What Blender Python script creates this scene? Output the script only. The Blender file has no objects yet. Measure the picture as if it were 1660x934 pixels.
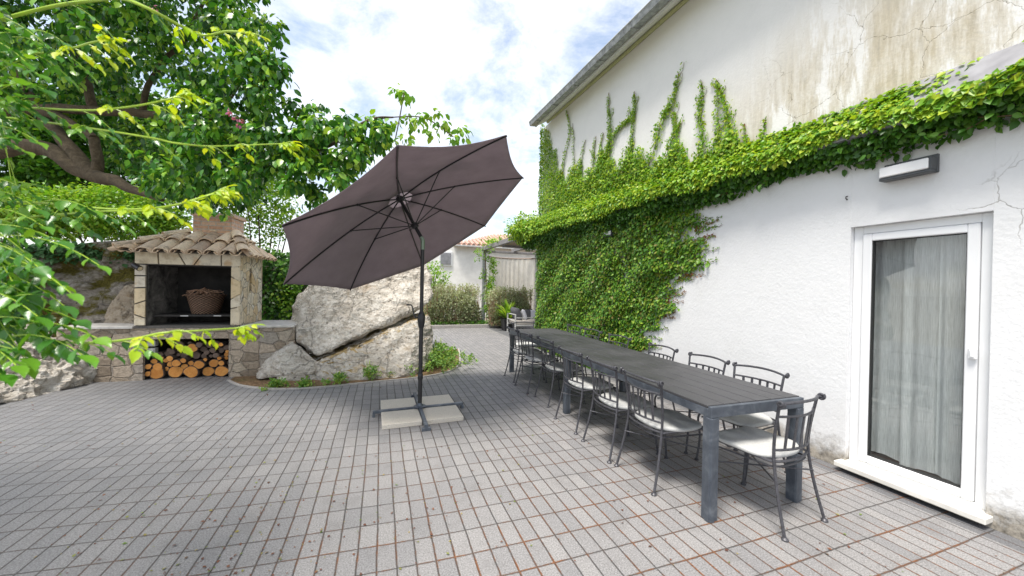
import bpy, bmesh, math, random
import numpy as np
from mathutils import Vector, Matrix, noise as mnoise
random.seed(7); rng = np.random.default_rng(11)
sc = bpy.context.scene
COL = sc.collection
R = math.radians
# ------------------------------------------------------------------ camera model
FOC, PITCH, ROLL, CAMH, YAW = 591.27, .0059, .0195, 1.49, .345
def ray(px, py):
    X, Y = px-830, py-467
    c, s = math.cos(ROLL), math.sin(ROLL); X, Y = X*c+Y*s, -X*s+Y*c
    dx, dy, dz = X/FOC, 1, -Y/FOC
    cp, sp = math.cos(PITCH), math.sin(PITCH)
    dy, dz = dy*cp+dz*sp, dz*cp-dy*sp
    return np.array([dx*math.cos(YAW)+dy*math.sin(YAW), -dx*math.sin(YAW)+dy*math.cos(YAW), dz])
def at(px, py, d):
    r = ray(px, py); a = r[0]*math.sin(YAW)+r[1]*math.cos(YAW)
    return r*d/a + np.array([0, 0, CAMH])
def onU(px, py, u): r = ray(px, py); return r*u/r[0]+np.array([0, 0, CAMH])
def onG(px, py, z=0.): r = ray(px, py); return r*(z-CAMH)/r[2]+np.array([0, 0, CAMH])
cd = bpy.data.cameras.new('camera'); cam = bpy.data.objects.new('camera', cd); COL.objects.link(cam)
cd.sensor_width = 36; cd.lens = FOC/1660*36; cd.dof.use_dof = True; cd.dof.focus_distance = 4.6; cd.dof.aperture_fstop = 2.0; cd.clip_start = .05; cd.clip_end = 2000
fw = Vector((math.sin(YAW)*math.cos(PITCH), math.cos(YAW)*math.cos(PITCH), -math.sin(PITCH)))
r0 = Vector((math.cos(YAW), -math.sin(YAW), 0)); u0 = r0.cross(fw)
Rv = math.cos(ROLL)*r0+math.sin(ROLL)*u0; Uv = -math.sin(ROLL)*r0+math.cos(ROLL)*u0
m4 = Matrix((Rv, Uv, -fw)).transposed().to_4x4(); m4.translation = Vector((0, 0, CAMH)); cam.matrix_world = m4
sc.camera = cam
sc.view_settings.view_transform = 'Standard'; sc.view_settings.look = 'None'
sc.view_settings.gamma = 1; sc.view_settings.use_curve_mapping = False
sc.view_settings.exposure = 0.67

# ------------------------------------------------------------------ object helpers
def link(o): COL.objects.link(o); return o
def tag(o, label=None, cat=None, group=None, kind=None):
    if label: o['label'] = label
    if cat: o['category'] = cat
    if group: o['group'] = group
    if kind: o['kind'] = kind
    return o
def thing(name, label, cat, loc=(0, 0, 0), group=None):
    o = link(bpy.data.objects.new(name, None)); o.location = loc; o.empty_display_size = .1
    return tag(o, label, cat, group)
def rootloc(o):
    v = Vector((0, 0, 0))
    while o is not None: v += o.location; o = o.parent
    return v
def mkobj(name, V, F, mat, parent=None, smooth=True, angle=40, loc=None):
    me = bpy.data.meshes.new(name)
    V = np.asarray(V, dtype=float).reshape(-1, 3)
    off = rootloc(parent) if parent is not None else Vector(loc or (0, 0, 0))
    V = V-np.array(off)
    me.from_pydata(V.tolist(), [], F); me.update()
    if smooth:
        me.polygons.foreach_set('use_smooth', [True]*len(me.polygons))
        if angle < 180: me.set_sharp_from_angle(angle=R(angle))
    o = link(bpy.data.objects.new(name, me))
    if parent is not None: o.parent = parent
    else: o.location = off
    if mat is not None: me.materials.append(mat)
    return o
def fastmesh(name, V, F, mat, parent=None, smooth=False, loc=None):
    """V (n,3), F (m,k) uniform polygons, numpy"""
    k = F.shape[1]; me = bpy.data.meshes.new(name)
    off = rootloc(parent) if parent is not None else Vector(loc or (0, 0, 0))
    V = (V-np.array(off)).astype(np.float32)
    me.vertices.add(len(V)); me.vertices.foreach_set('co', V.ravel())
    me.loops.add(F.size); me.loops.foreach_set('vertex_index', F.astype(np.int32).ravel())
    me.polygons.add(len(F)); me.polygons.foreach_set('loop_start', np.arange(0, F.size, k, dtype=np.int32))
    me.polygons.foreach_set('loop_total', np.full(len(F), k, dtype=np.int32))
    if smooth: me.polygons.foreach_set('use_smooth', [True]*len(F))
    me.update(); me.validate()
    o = link(bpy.data.objects.new(name, me))
    if parent is not None: o.parent = parent
    else: o.location = off
    me.materials.append(mat)
    return o
class MB:
    def __init__(s): s.V = []; s.F = []
    def add(s, V, F):
        n = len(s.V); s.V += [tuple(float(c) for c in v) for v in V]; s.F += [[i+n for i in f] for f in F]; return s
    def obox(s, c, size, M=None, bev=.004):
        h = np.array(size)/2.; b = min(bev, h.min()*.6); vid = {}; V = []
        M = np.eye(3) if M is None else np.array(M)
        for sx in (-1, 1):
            for sy in (-1, 1):
                for sz in (-1, 1):
                    sg = np.array((sx, sy, sz))
                    for ax in range(3):
                        p = sg*(h-b); p[ax] = sg[ax]*h[ax]; vid[(sx, sy, sz, ax)] = len(V); V.append(M@p+np.array(c))
        F = []
        for ax in range(3):
            a, b2 = (ax+1) % 3, (ax+2) % 3
            for sg in (-1, 1):
                q = []
                for (p, r) in ((-1, -1), (1, -1), (1, 1), (-1, 1)):
                    k = [0, 0, 0]; k[ax] = sg; k[a] = p; k[b2] = r; q.append(vid[(*k, ax)])
                F.append(q if sg > 0 else q[::-1])
            for p in (-1, 1):
                for r in (-1, 1):
                    k0 = [0, 0, 0]; k1 = [0, 0, 0]; k0[ax] = -1; k1[ax] = 1
                    for k in (k0, k1): k[a] = p; k[b2] = r
                    q = [vid[(*k0, a)], vid[(*k1, a)], vid[(*k1, b2)], vid[(*k0, b2)]]
                    F.append(q if p*r > 0 else q[::-1])
        for sx in (-1, 1):
            for sy in (-1, 1):
                for sz in (-1, 1):
                    q = [vid[(sx, sy, sz, i)] for i in range(3)]; F.append(q if sx*sy*sz > 0 else q[::-1])
        return s.add(V, F)
    def box(s, lo, hi, bev=.004):
        lo = np.array(lo, float); hi = np.array(hi, float); return s.obox((lo+hi)/2, hi-lo, None, bev)
    def tube(s, pts, r, n=8, sy=1.0, caps=True):
        P = [np.array(p, float) for p in pts]; m = len(P); rr = r if hasattr(r, '__len__') else [r]*m
        V = []; F = []; up = None
        for i in range(m):
            t = P[min(i+1, m-1)]-P[max(i-1, 0)]; t = t/(np.linalg.norm(t)+1e-12)
            if up is None:
                up = np.array((0, 0, 1.)) if abs(t[2]) < .9 else np.array((1., 0, 0))
            up = up-t*(up@t); up = up/(np.linalg.norm(up)+1e-12); sd = np.cross(t, up)
            for k in range(n):
                a = 2*math.pi*k/n; V.append(P[i]+rr[i]*(math.cos(a)*sd+math.sin(a)*up*sy))
        for i in range(m-1):
            for k in range(n):
                F.append([i*n+k, i*n+(k+1) % n, (i+1)*n+(k+1) % n, (i+1)*n+k])
        if caps: F.append(list(range(n))[::-1]); F.append([(m-1)*n+k for k in range(n)])
        return s.add(V, F)
    def lathe(s, prof, c=(0, 0, 0), n=20, sx=1., M=None):
        V = []; F = []; m = len(prof); M = np.eye(3) if M is None else np.array(M)
        for r, z in prof:
            for k in range(n):
                a = 2*math.pi*k/n; V.append(M@np.array((r*math.cos(a)*sx, r*math.sin(a), z))+np.array(c))
        for i in range(m-1):
            for k in range(n): F.append([i*n+k, i*n+(k+1) % n, (i+1)*n+(k+1) % n, (i+1)*n+k])
        F.append(list(range(n))[::-1]); F.append([(m-1)*n+k for k in range(n)])
        return s.add(V, F)
    def prism(s, poly, d0, d1, fn):
        """polygon of 2D points, extruded between d0 and d1; fn(a,b,d)->xyz"""
        n = len(poly); V = [fn(a, b, d0) for a, b in poly]+[fn(a, b, d1) for a, b in poly]
        F = [list(range(n)), list(range(n, 2*n))[::-1]]+[[i, i+n, (i+1) % n+n, (i+1) % n] for i in range(n)]
        return s.add(V, F)
    def build(s, name, mat, parent=None, smooth=True, angle=40, loc=None, fix=True):
        o = mkobj(name, s.V, s.F, mat, parent, smooth, angle, loc)
        if fix:
            bm = bmesh.new(); bm.from_mesh(o.data); bmesh.ops.recalc_face_normals(bm, faces=bm.faces); bm.to_mesh(o.data); bm.free()
        return o
def spline(pts, n=8):
    P = [np.array(p, float) for p in pts]; out = []
    for i in range(len(P)-1):
        a, b, c, d = P[max(i-1, 0)], P[i], P[i+1], P[min(i+2, len(P)-1)]
        for k in range(n):
            t = k/n; out.append(.5*((2*b)+(-a+c)*t+(2*a-5*b+4*c-d)*t*t+(-a+3*b-3*c+d)*t**3))
    out.append(P[-1]); return out
def rotz(a): c, s = math.cos(a), math.sin(a); return np.array(((c, -s, 0), (s, c, 0), (0, 0, 1.)))

# ------------------------------------------------------------------ material helpers
class NT:
    def __init__(s, name):
        s.m = bpy.data.materials.new(name); s.m.use_nodes = True; s.t = s.m.node_tree
        s.b = s.t.nodes['Principled BSDF']; s.out = s.t.nodes['Material Output']
    def n(s, typ, **kw):
        nd = s.t.nodes.new('ShaderNode'+typ)
        for k, v in kw.items():
            if k in nd.inputs: s.put(nd.inputs[k], v)
            else: setattr(nd, k, v)
        return nd
    def put(s, inp, v):
        if hasattr(v, 'is_output'): s.t.links.new(v, inp)
        elif isinstance(v, (tuple, list)) and len(v) == 3 and inp.type == 'RGBA': inp.default_value = (*v, 1)
        else: inp.default_value = v
    def math(s, op, a, b=0., c=None, clamp=False):
        nd = s.t.nodes.new('ShaderNodeMath'); nd.operation = op; nd.use_clamp = clamp
        s.put(nd.inputs[0], a); s.put(nd.inputs[1], b)
        if c is not None: s.put(nd.inputs[2], c)
        return nd.outputs[0]
    def mix(s, f, a, b, mode='MIX'):
        nd = s.t.nodes.new('ShaderNodeMixRGB'); nd.blend_type = mode
        s.put(nd.inputs[0], f); s.put(nd.inputs[1], a); s.put(nd.inputs[2], b); return nd.outputs[0]
    def ramp(s, f, stops, interp='LINEAR'):
        nd = s.t.nodes.new('ShaderNodeValToRGB'); cr = nd.color_ramp; cr.interpolation = interp
        while len(cr.elements) < len(stops): cr.elements.new(.5)
        for e, (p, c) in zip(cr.elements, stops):
            e.position = p; e.color = (*c, 1) if hasattr(c, '__len__') else (c, c, c, 1)
        s.put(nd.inputs[0], f); return nd.outputs[0]
    def pos(s): return s.n('NewGeometry').outputs['Position']
    def obj(s): return s.n('TexCoord').outputs['Object']
    def mapv(s, v, scale=(1, 1, 1), loc=(0, 0, 0), rot=(0, 0, 0)):
        nd = s.n('Mapping'); s.put(nd.inputs[0], v); nd.inputs['Scale'].default_value = scale
        nd.inputs['Location'].default_value = loc; nd.inputs['Rotation'].default_value = rot; return nd.outputs[0]
    def noise(s, v, scale, detail=4, rough=.55, dist=0., col=False):
        nd = s.n('TexNoise'); s.put(nd.inputs['Vector'], v); nd.inputs['Scale'].default_value = scale
        nd.inputs['Detail'].default_value = detail; nd.inputs['Roughness'].default_value = rough; nd.inputs['Distortion'].default_value = dist
        return nd.outputs[1 if col else 0]
    def vor(s, v, scale, feat='F1', out='Distance', rnd=1.):
        nd = s.n('TexVoronoi'); nd.feature = feat; s.put(nd.inputs['Vector'], v); nd.inputs['Scale'].default_value = scale
        nd.inputs['Randomness'].default_value = rnd; return nd.outputs[out]
    def sep(s, v):
        nd = s.n('SeparateXYZ'); s.put(nd.inputs[0], v); return nd.outputs
    def comb(s, x, y, z):
        nd = s.n('CombineXYZ'); s.put(nd.inputs[0], x); s.put(nd.inputs[1], y); s.put(nd.inputs[2], z); return nd.outputs[0]
    def sub3(s, v, w, op='ADD', sc=None):
        nd = s.n('VectorMath'); nd.operation = op; s.put(nd.inputs[0], v)
        if sc is not None: s.put(nd.inputs['Scale'], sc)
        else: s.put(nd.inputs[1], w)
        return nd.outputs[0]
    def bump(s, h, strength=.5, dist=.01, prev=None):
        nd = s.n('Bump'); s.put(nd.inputs['Height'], h); nd.inputs['Strength'].default_value = strength; nd.inputs['Distance'].default_value = dist
        if prev is not None: s.put(nd.inputs['Normal'], prev)
        return nd.outputs[0]
    def fin(s, color=None, rough=None, normal=None, **kw):
        if color is not None: s.put(s.b.inputs['Base Color'], color)
        if rough is not None: s.put(s.b.inputs['Roughness'], rough)
        if normal is not None: s.put(s.b.inputs['Normal'], normal)
        for k, v in kw.items(): s.put(s.b.inputs[k.replace('_', ' ')], v)
        return s.m
def simple(name, col, rough=.5, metal=0., nscale=30, var=.15, bump=.1, bd=.002, spec=.5):
    t = NT(name); p = t.obj(); f = t.noise(p, nscale, 5)
    c0 = tuple(max(0, x*(1-var)) for x in col); c1 = tuple(x*(1+var) for x in col)
    c = t.ramp(f, [(.3, c0), (.7, c1)])
    return t.fin(c, t.math('ADD', t.math('MULTIPLY', f, .2), rough-.1), t.bump(t.noise(p, nscale*4, 3), bump, bd), Metallic=metal, Specular_IOR_Level=spec)
def leafmat(name, stops, trans=.35, rough=.42, spec=.4):
    """stops: list of colours spread over the random value of each leaf"""
    t = NT(name); rnd = t.n('NewGeometry').outputs['Random Per Island']
    c = t.ramp(rnd, [(i/(len(stops)-1), s) for i, s in enumerate(stops)])
    c = t.mix(t.math('MULTIPLY', t.noise(t.pos(), 1.3, 3), .5), c, tuple(x*.6 for x in stops[len(stops)//2]))
    t.fin(c, rough, Specular_IOR_Level=spec)
    tr = t.n('BsdfTranslucent'); t.put(tr.inputs[0], t.mix(1., c, (1.25, 1.2, .5), 'MULTIPLY'))
    mx = t.n('MixShader'); mx.inputs[0].default_value = trans
    t.t.links.new(t.b.outputs[0], mx.inputs[1]); t.t.links.new(tr.outputs[0], mx.inputs[2]); t.t.links.new(mx.outputs[0], t.out.inputs[0])
    return t.m

# ---- paving
def make_paver():
    t = NT('grey concrete pavers'); p = t.pos(); x, y, z = t.sep(p)
    wob = t.noise(p, 1.1, 2); wob2 = t.noise(p, 9, 2)
    bx = t.math('MAXIMUM', t.math('SUBTRACT', .5, x), 0.)
    g = t.math('ADD', t.math('MULTIPLY', t.math('SUBTRACT', 3.5, x), .012), t.math('MULTIPLY', t.math('POWER', bx, 1.4), .05))
    yy = t.math('SUBTRACT', y, g)
    yy = t.math('ADD', yy, t.math('ADD', t.math('MULTIPLY', wob, .02), t.math('MULTIPLY', wob2, .006)))
    xx = t.math('ADD', x, t.math('ADD', t.math('MULTIPLY', t.noise(p, .9, 2), .025), t.math('MULTIPLY', wob2, .005)))
    a = t.math('DIVIDE', t.math('SUBTRACT', xx, .02), .1); b = t.math('DIVIDE', t.math('SUBTRACT', yy, .14), .2)
    ia, ib = t.math('FLOOR', a), t.math('FLOOR', b); fa, fb = t.math('FRACT', a), t.math('FRACT', b)
    da = t.math('MULTIPLY', t.math('MINIMUM', fa, t.math('SUBTRACT', 1., fa)), .1)
    db = t.math('MULTIPLY', t.math('MINIMUM', fb, t.math('SUBTRACT', 1., fb)), .2)
    d = t.math('MINIMUM', da, db)
    edge = t.math('ADD', d, t.math('MULTIPLY', t.math('SUBTRACT', t.noise(p, 90, 2), .5), .0022))
    jm = t.n('MapRange', interpolation_type='SMOOTHSTEP'); t.put(jm.inputs[0], edge); jm.inputs[1].default_value = .0019; jm.inputs[2].default_value = .0044
    face = jm.outputs[0]
    wn = t.n('TexWhiteNoise'); wn.noise_dimensions = '2D'; t.put(wn.inputs['Vector'], t.comb(ia, ib, 0.))
    rv = wn.outputs['Value']
    base = t.ramp(rv, [(0, (.20, .197, .199)), (.35, (.226, .220, .219)), (.75, (.247, .239, .236)), (1, (.274, .264, .258))])
    big = t.noise(p, .55, 4, .6); base = t.mix(t.math('MULTIPLY', big, .55), base, (.205, .203, .21))
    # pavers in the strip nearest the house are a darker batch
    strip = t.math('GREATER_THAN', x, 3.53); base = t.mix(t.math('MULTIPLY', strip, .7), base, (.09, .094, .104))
    # tree shade painted into the pavers: darker and bluer towards the left
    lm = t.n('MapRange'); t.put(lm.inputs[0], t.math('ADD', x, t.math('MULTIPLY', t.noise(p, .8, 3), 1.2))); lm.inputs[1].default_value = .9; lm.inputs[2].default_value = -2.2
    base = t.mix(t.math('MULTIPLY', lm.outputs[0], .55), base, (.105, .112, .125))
    sp = t.noise(p, 120, 4, .85); base = t.mix(1., base, t.ramp(sp, [(.32, .40), (.5, 1.), (.70, 1.8)]), 'MULTIPLY')
    blot = t.noise(p, 5, 4, .65); base = t.mix(t.math('MULTIPLY', t.ramp(blot, [(.52, 0.), (.7, 1.)]), .3), base, (.115, .11, .108))
    # rusty plant debris caught in the joints
    deb = t.noise(p, 2.2, 5, .7); near = t.n('MapRange'); t.put(near.inputs[0], y); near.inputs[1].default_value = 4.2; near.inputs[2].default_value = 1.8
    wall = t.n('MapRange'); t.put(wall.inputs[0], x); wall.inputs[1].default_value = -2.6; wall.inputs[2].default_value = -.2
    dm = t.math('MULTIPLY', t.ramp(t.math('ADD', deb, t.math('MULTIPLY', t.noise(p, 35, 3), .25)), [(.55, 0.), (.67, 1.)]), t.math('MULTIPLY', t.math('MULTIPLY', near.outputs[0], wall.outputs[0]), t.ramp(t.noise(p, 7, 4, .7), [(.38, .15), (.56, 1.)])))
    jc = t.mix(dm, (.052, .048, .045), t.ramp(t.noise(p, 120, 2), [(.3, (.06, .026, .012)), (.7, (.27, .105, .035))]))
    wide = t.n('MapRange'); t.put(wide.inputs[0], edge); wide.inputs[1].default_value = .0035; wide.inputs[2].default_value = .0075
    col = t.mix(wide.outputs[0], t.mix(dm, base, jc), base); col = t.mix(face, jc, col)
    bev = t.n('MapRange', interpolation_type='SMOOTHSTEP'); t.put(bev.inputs[0], edge); bev.inputs[1].default_value = .001; bev.inputs[2].default_value = .008
    h = t.math('ADD', t.math('MULTIPLY', bev.outputs[0], 1.), t.math('ADD', t.math('MULTIPLY', sp, .22), t.math('MULTIPLY', rv, .25)))
    return t.fin(col, .68, t.bump(h, .8, .006), Specular_IOR_Level=.45)
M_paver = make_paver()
# ---- white plaster
def make_plaster():
    t = NT('white painted plaster'); p = t.pos(); x, y, z = t.sep(p)
    n1 = t.noise(p, 6, 5, .6); n2 = t.noise(p, 38, 4, .6)
    col = t.mix(t.ramp(n1, [(.35, 0.), (.75, .35)]), (.755, .76, .765), (.69, .70, .71))
    # damp grime along the foot of the wall
    gm = t.n('MapRange'); t.put(gm.inputs[0], t.math('ADD', z, t.math('MULTIPLY', t.noise(p, 6, 6, .75), -.42))); gm.inputs[1].default_value = .02; gm.inputs[2].default_value = -.13
    col = t.mix(gm.outputs[0], col, t.ramp(t.noise(p, 22, 5, .7), [(.3, (.10, .09, .075)), (.65, (.42, .38, .32))]))
    # weather stains on the upper wall
    q = t.comb(0., t.math('MULTIPLY', y, 1.), t.math('MULTIPLY', z, .28))
    st = t.noise(q, 2.6, 7, .68); fine = t.noise(t.comb(0., t.math('MULTIPLY', y, 7.), t.math('MULTIPLY', z, 1.1)), 3.2, 6, .72)
    ym = t.n('MapRange', interpolation_type='SMOOTHSTEP'); t.put(ym.inputs[0], t.math('ADD', y, t.math('MULTIPLY', t.noise(p, 1.8, 3), 1.))); ym.inputs[1].default_value = 5.2; ym.inputs[2].default_value = 2.6
    zm = t.n('MapRange', interpolation_type='SMOOTHSTEP'); t.put(zm.inputs[0], z); zm.inputs[1].default_value = 2.95; zm.inputs[2].default_value = 3.1
    zt = t.n('MapRange', interpolation_type='SMOOTHSTEP'); t.put(zt.inputs[0], t.math('ADD', z, t.math('MULTIPLY', y, .42))); zt.inputs[1].default_value = 5.45; zt.inputs[2].default_value = 4.2
    reg = t.math('MULTIPLY', t.math('MULTIPLY', ym.outputs[0], zm.outputs[0]), zt.outputs[0])
    sm = t.math('MULTIPLY', t.ramp(t.math('ADD', t.math('MULTIPLY', st, .75), t.math('MULTIPLY', fine, .3)), [(.47, 0.), (.51, .55), (.60, 1.)]), reg)
    col = t.mix(t.math('MULTIPLY', sm, .95), col, t.ramp(fine, [(.3, (.50, .43, .29)), (.5, (.37, .30, .17)), (.72, (.22, .175, .09))]))
    col = t.mix(t.math('MULTIPLY', zm.outputs[0], .3), col, (.86, .82, .72))
    # hair cracks
    pw = t.sub3(p, t.sub3(t.noise(p, 3.2, 5, .65, col=True), None, 'SCALE', .22))
    ck = t.vor(pw, 2.5, 'DISTANCE_TO_EDGE'); cm = t.math('MULTIPLY', t.ramp(ck, [(0., 1.), (.0065, 0.)]), t.math('MULTIPLY', reg, t.ramp(t.noise(p, 1.3, 2), [(.36, 0.), (.5, 1.)])))
    pw2 = t.sub3(p, t.sub3(t.noise(p, 2., 4, .6, col=True), None, 'SCALE', .5))
    ck2 = t.math('MULTIPLY', t.ramp(t.vor(pw2, .75, 'DISTANCE_TO_EDGE'), [(0., 1.), (.003, 0.)]), t.ramp(t.noise(p, .9, 2), [(.5, 0.), (.62, 1.)]))
    
    col = t.mix(t.math('MULTIPLY', cm, .85), col, (.20, .17, .115))
    dm_ = t.n('MapRange'); t.put(dm_.inputs[0], t.sub3(t.sub3(p, (3.7, .98, 2.12), 'SUBTRACT'), None, 'LENGTH') if False else t.math('ADD', t.math('ABSOLUTE', t.math('SUBTRACT', y, 1.0)), t.math('ABSOLUTE', t.math('SUBTRACT', z, 2.1)))); dm_.inputs[1].default_value = .38; dm_.inputs[2].default_value = .25
    ck3 = t.math('MULTIPLY', t.ramp(t.vor(t.sub3(p, t.sub3(t.noise(p, 5, 4, .6, col=True), None, 'SCALE', .1)), 4.2, 'DISTANCE_TO_EDGE'), [(0., 1.), (.012, 0.)]), dm_.outputs[0])
    col = t.mix(t.math('MULTIPLY', ck3, .7), col, (.25, .23, .2)); cm = t.math('MAXIMUM', cm, ck3)
    col = t.mix(t.math('MULTIPLY', t.ramp(t.noise(p, 2.2, 5, .7), [(.5, 0.), (.72, 1.)]), .22), col, (.62, .62, .60))
    h = t.math('ADD', t.math('MULTIPLY', n2, 1.1), t.math('ADD', t.math('MULTIPLY', n1, .9), t.math('MULTIPLY', gm.outputs[0], -1.)))
    return t.fin(col, .75, t.bump(t.math('SUBTRACT', h, cm), .35, .008), Specular_IOR_Level=.3)
M_plaster = make_plaster()
def make_rock(name, cA, cB, cC, moss=0., mosscol=(.10, .085, .015), top=False):
    t = NT(name); p = t.pos(); n0 = t.noise(p, 1.6, 6, .62); n1 = t.noise(p, 8.5, 9, .74, .25); n2 = t.noise(p, 40, 5, .7)
    n3 = t.noise(t.mapv(p, (1.2, 1.2, 4.5), rot=(0.35, .55, 0)), 5.5, 8, .78, .5)
    nm = t.math('ADD', t.math('MULTIPLY', n1, .30), t.math('ADD', t.math('MULTIPLY', n3, .34), t.math('MULTIPLY', t.noise(p, 30, 6, .75), .36)))
    col = t.ramp(nm, [(.37, cA), (.455, cB), (.55, cC), (.8, tuple(min(.75, c*1.35) for c in cC))])
    col = t.mix(t.ramp(n0, [(.42, 0.), (.62, .5)]), col, tuple(c*.75 for c in cB))
    veins = t.vor(t.sub3(p, t.sub3(t.noise(p, 4, 5, .6, col=True), None, 'SCALE', .35)), 2.4, 'DISTANCE_TO_EDGE')
    vm = t.ramp(veins, [(0., 1.), (.022, 0.)]); vm = t.math('MULTIPLY', vm, t.ramp(n0, [(.4, 0.), (.55, 1.)]))
    col = t.mix(t.math('MULTIPLY', vm, .12), col, tuple(c*.35 for c in cA))
    pits = t.ramp(t.noise(p, 19, 6, .72), [(.30, 1.), (.42, 0.)]); col = t.mix(t.math('MULTIPLY', pits, .55), col, tuple(c*.4 for c in cA))
    och = t.math('MULTIPLY', t.ramp(t.noise(p, 2.6, 4, .6), [(.60, 0.), (.68, 1.)]), t.ramp(n2, [(.4, .3), (.6, 1.)]))
    col = t.mix(t.math('MULTIPLY', och, .5), col, (.30, .17, .05))
    if top:
        nz = t.sep(t.n('NewGeometry').outputs['Normal'])[2]
        tm = t.math('MULTIPLY', t.ramp(nz, [(.62, 0.), (.8, 1.)]), t.ramp(t.noise(p, 3.5, 4, .6), [(.42, 0.), (.55, 1.)]))
        col = t.mix(t.math('MULTIPLY', tm, .85), col, t.ramp(n2, [(.3, (.16, .10, .02)), (.7, (.42, .28, .07))]))
    if moss > 0:
        mm = t.ramp(t.noise(t.mapv(p, (1, 1, 1.8)), 1.7, 6, .68), [(.62-moss*.3, 0.), (.72-moss*.3, 1.)])
        col = t.mix(mm, col, t.ramp(n2, [(.3, tuple(c*.5 for c in mosscol)), (.7, tuple(c*1.7 for c in mosscol))]))
    h = t.math('ADD', t.math('ADD', t.math('MULTIPLY', n1, .6), t.math('MULTIPLY', n3, .7)), t.math('ADD', t.math('MULTIPLY', n2, .25), t.math('MULTIPLY', t.math('MAXIMUM', vm, pits), -.5)))
    return t.fin(col, .85, t.bump(t.math('ADD', h, t.math('MULTIPLY', t.noise(p, 95, 4, .7), .12)), 1., .05), Specular_IOR_Level=.25)
M_rock = make_rock('grey limestone', (.25, .20, .15), (.52, .465, .395), (.74, .705, .645))
M_rocktop = make_rock('ochre topped limestone', (.25, .20, .15), (.52, .465, .395), (.74, .705, .645), top=True)
M_rockwall = make_rock('mossy limestone', (.10, .085, .07), (.24, .21, .18), (.40, .37, .33), moss=.62)
def make_masonry(name, scale, cols, mortar, mw=.045, aniso=(1, 1, 1.5), bd=.03):
    t = NT(name); p = t.mapv(t.obj(), aniso)
    pw = t.sub3(p, t.sub3(t.noise(p, 5, 3, .6, col=True), None, 'SCALE', .07))
    rv_ = .62 if bd > .05 else .9; e = t.vor(pw, scale, 'DISTANCE_TO_EDGE', rnd=rv_); c = t.vor(pw, scale, 'F1', 'Color', rnd=rv_)
    cr = t.sep(c)[0]; n = t.noise(p, 20, 7, .7); nn = t.noise(p, 60, 4, .7)
    col = t.ramp(cr, [(i/(len(cols)-1), k) for i, k in enumerate(cols)])
    col = t.mix(.85, col, t.ramp(n, [(.28, .5), (.5, 1.), (.74, 1.45)]), 'MULTIPLY')
    mm = t.n('MapRange', interpolation_type='SMOOTHSTEP'); t.put(mm.inputs[0], t.math('ADD', e, t.math('MULTIPLY', t.math('SUBTRACT', n, .5), .03))); mm.inputs[1].default_value = mw*.4; mm.inputs[2].default_value = mw
    col = t.mix(mm.outputs[0], mortar, col)
    rd = t.n('MapRange', interpolation_type='SMOOTHSTEP'); t.put(rd.inputs[0], e); rd.inputs[1].default_value = 0; rd.inputs[2].default_value = mw*4
    h = t.math('ADD', t.math('MULTIPLY', rd.outputs[0], .55), t.math('ADD', t.math('MULTIPLY', n, .7), t.math('MULTIPLY', nn, .2)))
    return t.fin(col, .85, t.bump(h, .9, bd), Specular_IOR_Level=.25)
M_masonry = make_masonry('rough stone masonry', 4.9, [(.27, .215, .16), (.40, .325, .25), (.50, .41, .32), (.36, .32, .275), (.54, .45, .34)], (.36, .31, .26), .022, (1, 1, 1.35), .06)
M_crazy = make_masonry('crazy paving cladding', 7.5, [(.66, .54, .34), (.72, .65, .52), (.62, .46, .25), (.74, .69, .58), (.66, .57, .42)], (.22, .19, .16), .035, (1, 1, .8), .012)
def make_clad():
    t = NT('sawn limestone slabs'); p = t.obj(); rnd = t.n('NewGeometry').outputs['Random Per Island']
    n = t.noise(p, 9, 6, .68, .3); n2 = t.noise(p, 45, 4, .7)
    c = t.ramp(rnd, [(0, (.60, .50, .34)), (.3, (.70, .62, .48)), (.6, (.62, .56, .46)), (1, (.66, .52, .32))])
    c = t.mix(.8, c, t.ramp(n, [(.28, (.5, .42, .32)), (.5, (1, 1, 1)), (.75, (1.25, 1.22, 1.15))]), 'MULTIPLY')
    c = t.mix(t.ramp(t.noise(p, 5, 4), [(.58, 0.), (.68, .55)]), c, (.45, .24, .07))
    return t.fin(c, .75, t.bump(t.math('ADD', n, t.math('MULTIPLY', n2, .3)), .6, .01))
M_clad = make_clad()
M_mortar = simple('dark mortar', (.12, .11, .10), .9, 0, 40, .3, .5, .006)
M_soot = simple('sooty firebox render', (.03, .028, .027), .95, 0, 6, .6, .3, .01)
def make_sootwall():
    t = NT('smoke stained render'); p = t.obj(); n = t.noise(p, 4.5, 6, .7, .6)
    x, y, z = t.sep(p)
    c = t.ramp(n, [(.38, (.03, .028, .027)), (.55, (.16, .15, .14)), (.72, (.33, .31, .29))])
    return t.fin(c, .9, t.bump(n, .5, .01))
M_sootwall = make_sootwall()
def make_brick():
    t = NT('old red brick'); bt = t.n('TexBrick'); x, y, z = t.sep(t.obj())
    t.put(bt.inputs['Vector'], t.comb(t.math('ADD', x, y), z, 0.)); bt.inputs['Scale'].default_value = 1.
    for k, v in (('Color1', (.56, .32, .21)), ('Color2', (.68, .46, .33)), ('Mortar', (.52, .46, .40))): t.put(bt.inputs[k], v)
    bt.inputs['Mortar Size'].default_value = .008; bt.inputs['Brick Width'].default_value = .2; bt.inputs['Row Height'].default_value = .062; bt.inputs['Mortar Smooth'].default_value = .2
    n = t.noise(t.obj(), 22, 6, .7); c = t.mix(.8, bt.outputs[0], t.ramp(n, [(.3, .6), (.5, 1.), (.75, 1.35)]), 'MULTIPLY')
    return t.fin(c, .85, t.bump(t.math('SUBTRACT', t.math('MULTIPLY', n, .5), bt.outputs[1]), .7, .008))
M_brick = make_brick()
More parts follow.
